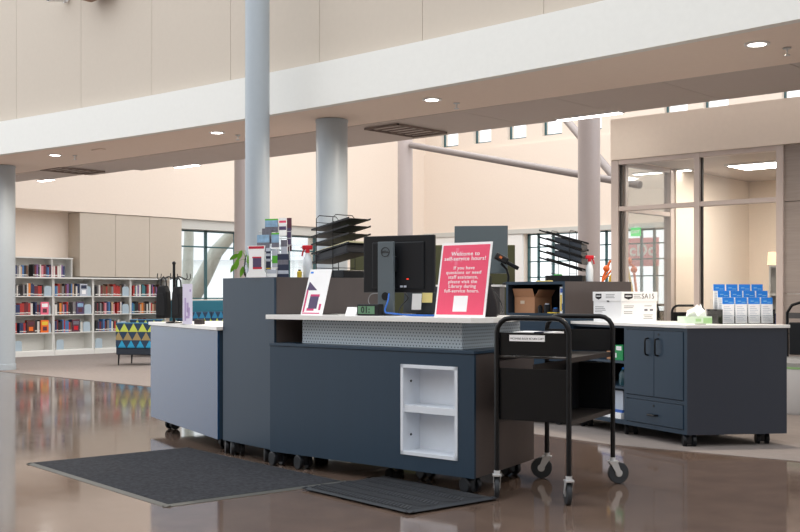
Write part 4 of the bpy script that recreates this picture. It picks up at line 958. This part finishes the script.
for i in range(0, 4):
    for r_, z in enumerate(SHELF):
        if r_ == 0: lim = 0
        elif i >= 2: lim = .80
        else: lim = .66
        x = .03+random.random()*.05
        if i >= 2 and r_ == 1: lim = .6 if i == 2 else .5
        while x < lim and nb < 262:
            ci = random.choices(range(len(bcols)), [5, 7, 5, 4, 3, 4, 4, 4, 2, 2, 1, 1, 1])[0]; w_ = random.choice((.028, .036, .046)); h_ = random.choice((.2, .225, .25)); d_ = .17
            book(ci, w_, h_, d_, (SX-.07, sv(i*.91+x), z), '%s book spine on the %s of the %s' % (bcols[ci][0], rows[r_], short[i+1]), 'books on the %s, %s' % (rows[r_], short[i+1])); nb += 1
            x += w_+.003+(.06 if random.random() < .04 else 0)
        # blue bookend plate after each run
        e = tag(bpy.data.objects.new('bookend', None), 'pale blue bookend on the %s of the %s' % (rows[r_], short[i+1]), 'bookend', 'pale blue bookends'); C.objects.link(e)
        e.location = (SX-.06, sv(i*.91+min(.70, max(x, lim)+.01)), z); e.rotation_euler = (0, 0, rad(90))
        MB().yprism([(0, 0), (.16, 0), (.16, .17), (.13, .2), (.03, .2), (0, .17)], 0, .004).build('plate', bookend_m, e); MB().box(0, 0, 0, .15, .2, .002).build('foot', bookend_m, e)
        if r_ == 0: continue
# face-out books
def faceout(px_t, row, cols, label):
    t = tag(bpy.data.objects.new('display_book', None), label, 'book', 'books shown face out'); C.objects.link(t); t.location = (SX-.045, sv(px_t), SHELF[row]); t.rotation_euler = (0, 0, rad(90))
    MB().box(0, 0, 0, .17, .025, .25).build('cover', cols[0], t); q = MB(); q.box(.02, -.001, .15, .15, 0, .22); q.box(.04, -.001, .04, .13, 0, .12, m=1); q.build('cover_print', cols[1:], t)
faceout(.62, 1, [orange, yellow, mar], 'orange book shown face out on the third shelf of the leftmost bookcase')
faceout(.32, 1, [mat('cover_brown', (86, 50, 40), .5), mar, orange], 'dark brown book shown face out on the third shelf of the leftmost bookcase')
faceout(.62, 2, [pink_l, paper, mar], 'pink book shown face out on the second shelf of the leftmost bookcase')
faceout(1.50, 3, [ink, navy, paper], 'pale blue book shown face out on the top shelf of the second bookcase')
faceout(1.42, 2, [violet, sky_p, mar], 'violet book shown face out on the second shelf of the second bookcase')
faceout(1.32, 1, [mar, gry, red_p], 'maroon book shown face out on the third shelf of the second bookcase')
x = -.8; k = 0
while x < 1.2:
    ci = random.choices(range(len(bcols)), [4, 3, 8, 3, 4, 3, 1, 5, 3, 1, 0, 3, 3])[0]; w_ = random.choice((.028, .036, .046)); h_ = random.choice((.2, .225, .25))
    if not (.38 < x < .5):
        book(ci, w_, h_, .17, (SX-.16, sv(x), 1.581), '%s book spine on the upper shelf in the cream niche' % bcols[ci][0], 'books on the upper niche shelf')
    x += w_+.004

# ------------------------------------------------------------------ lounge seating
def armchair(label, X, Y, a):
    t = thing('lounge_chair', label, 'chair', X, Y, .006, a, 'lounge seats by the bookcases')
    MB().box(-.34, 0, .18, .34, .60, .33).build('seat_base', mat('seat_navy', (30, 40, 54), .7), t, bevel=.02)
    MB().box(-.335, -.03, .30, .335, .10, .735).build('backrest', pat, t, bevel=.025)
    MB().box(-.33, .10, .33, .33, .6, .44).build('seat_cushion', teal_u, t, bevel=.025)
    for x, y in ((-.3, .04), (.3, .04), (-.3, .55), (.3, .55)): MB().tube([(x, y, .19), (x*1.03, y, 0)], [.018, .011], 8).build('leg', blackm, t)
    return t
armchair('patterned lounge chair with its back to the desk in front of the bookcases', *at(134, 18.9), -12)
armchair('patterned lounge chair half hidden behind the nearer one by the bookcases', *at(146, 21.6), -8)
X, Y = at(209, 23.2); bo = thing('booth_sofa', 'teal booth sofa with a patterned seat front under the left window', 'sofa', X, Y, .006, 48)
MB().box(-.62, .30, .38, 2.6, .55, 1.10).build('backrest', teal_u, bo, bevel=.02)
MB().box(-.62, -.25, .10, 2.6, .30, .44).build('seat', teal_u, bo, bevel=.03); MB().box(-.6, -.2, 0, 2.58, .5, .10).build('plinth', black, bo)
for i in range(4): MB().box(-.6+i*.79, .16, .44, -.6+i*.79+.78, .30, .86).build('back_cushion', pat, bo, bevel=.02)
# toy and bin beyond the corner post of the glazed room
X, Y = at(617, 18.7); tt = thing('bead_maze', 'orange and yellow bead maze toy on a grey stand behind the corner post', 'toy', X, Y, .006, 0)
MB().box(-.3, -.15, 0, .34, .2, 1.22).build('stand', mat('stand_pale', (150, 140, 130), .7), tt, bevel=.02)
for p, m in (([(-.26, 0, 1.2), (-.24, 0, 1.5), (-.12, 0, 1.78), (.08, 0, 1.86), (.28, 0, 1.70), (.34, 0, 1.2)], orange), ([(-.12, .1, 1.2), (-.1, .1, 1.5), (.02, .1, 1.74), (.2, .1, 1.68), (.3, .1, 1.2)], yellow), ([(-.28, -.1, 1.2), (-.26, -.1, 1.45), (-.12, -.1, 1.62), (0, -.1, 1.5), (.02, -.1, 1.2)], orange)): MB().tube(p, .022, 8).build('wire_loop', m, tt, smooth=True)
for x, z in ((-.18, 1.66), (.29, 1.64), (.2, 1.79), (-.04, 1.82)): MB().ell((x, 0, z), .06, .05, .06).build('bead', orange, tt, smooth=True)
MB().box(-.28, -.155, 1.22, -.14, .1, 1.30).build('green_block', mat('block_green', (110, 170, 60), .5), tt)
# exit sign, switch, inside furniture
xs = thing('exit_sign', 'green exit sign hanging above the back window seen through the glazed room', 'sign', *at(635.5, 25.94), 2.61, -42)
MB().box(-.13, 0, 0, .13, .03, .2).build('housing', mat('exit_green', (70, 214, 110), .4, emit=.4), xs); text('EXIT', .10, xs, paper, (0, -.003, .1), bold=.003); MB().box(-.03, .01, .2, .03, .05, .24).build('hanger', white, xs)
sw = thing('light_switch', 'small wall switch on the cream wall inside the glazed room', 'switch', 0, 0, 0, 0)
sw.location = (GX+.121, 13.72, 1.30); sw.rotation_euler = (0, 0, rad(90))
MB().box(-.05, -.012, 0, .05, 0, .13).build('plate', ink, sw); MB().box(-.02, -.018, .03, .02, -.012, .1).build('rocker', white, sw)
wsx = thing('storage_shelf', 'pale storage shelf seen through the right bay of the glazed room', 'shelf', *at(769, 13.6), .006, -20)
for z in (.0, .4, .8, 1.2, 1.55): MB().box(.02, 0, z, .48, .28, z+.025).build('shelf', white, wsx)
q = MB(); q.box(0, 0, 0, .02, .3, 1.575); q.box(.48, 0, 0, .5, .3, 1.575); q.box(.02, .28, 0, .48, .3, 1.575); q.build('carcass', white, wsx)
MB().box(.02, -.005, .43, .48, .0, .98).build('navy_door', mat('door_navy', (40, 56, 110), .5), wsx)
MB().xprism([(0, 1.575), (.3, 1.575), (.3, 1.75)], -.02, .52).build('sloped_top', mat('pale_wood', (170, 138, 106), .6), wsx)
ot = thing('curved_bench', 'light grey curved bench with a green band and black back at the right edge', 'bench', *at(812, 11.25), .006, -42)
pr = [(-.28+.0, 0), (-.28, .4)]
MB().lathe([(.001, .0), (.34, 0), (.36, .03), (.36, .46)], n=32).build('body', grey_u, ot, smooth=True); MB().lathe([(.365, .46), (.365, .48), (.001, .48)], n=32).build('green_band', mat('band_green', (124, 160, 110), .6), ot); MB().lathe([(.35, .48), (.36, .52), (.33, .56), (.001, .565)], n=32).build('cushion', mat('cushion_grey', (150, 150, 150), .7), ot, smooth=True)
q = MB(); q.tube([(-.3, .1, .56), (-.3, .1, 1.02), (-.25, .1, 1.1), (-.15, .1, 1.13), (.15, .1, 1.13), (.25, .1, 1.1), (.3, .1, 1.02), (.3, .1, .56)], .016, 10)
for x in (-.3, .3): q.tube([(x, .1, .80), (x, .3, .80)], .012, 8)
q.build('back_rail', blackm, ot, smooth=True); MB().box(-.28, .09, .58, .28, .12, .92).build('back_pad', black, ot, bevel=.01); MB().box(-.28, .085, .96, .28, .115, 1.02).build('back_slat', mat('slat_grey', (70, 70, 72), .5), ot)
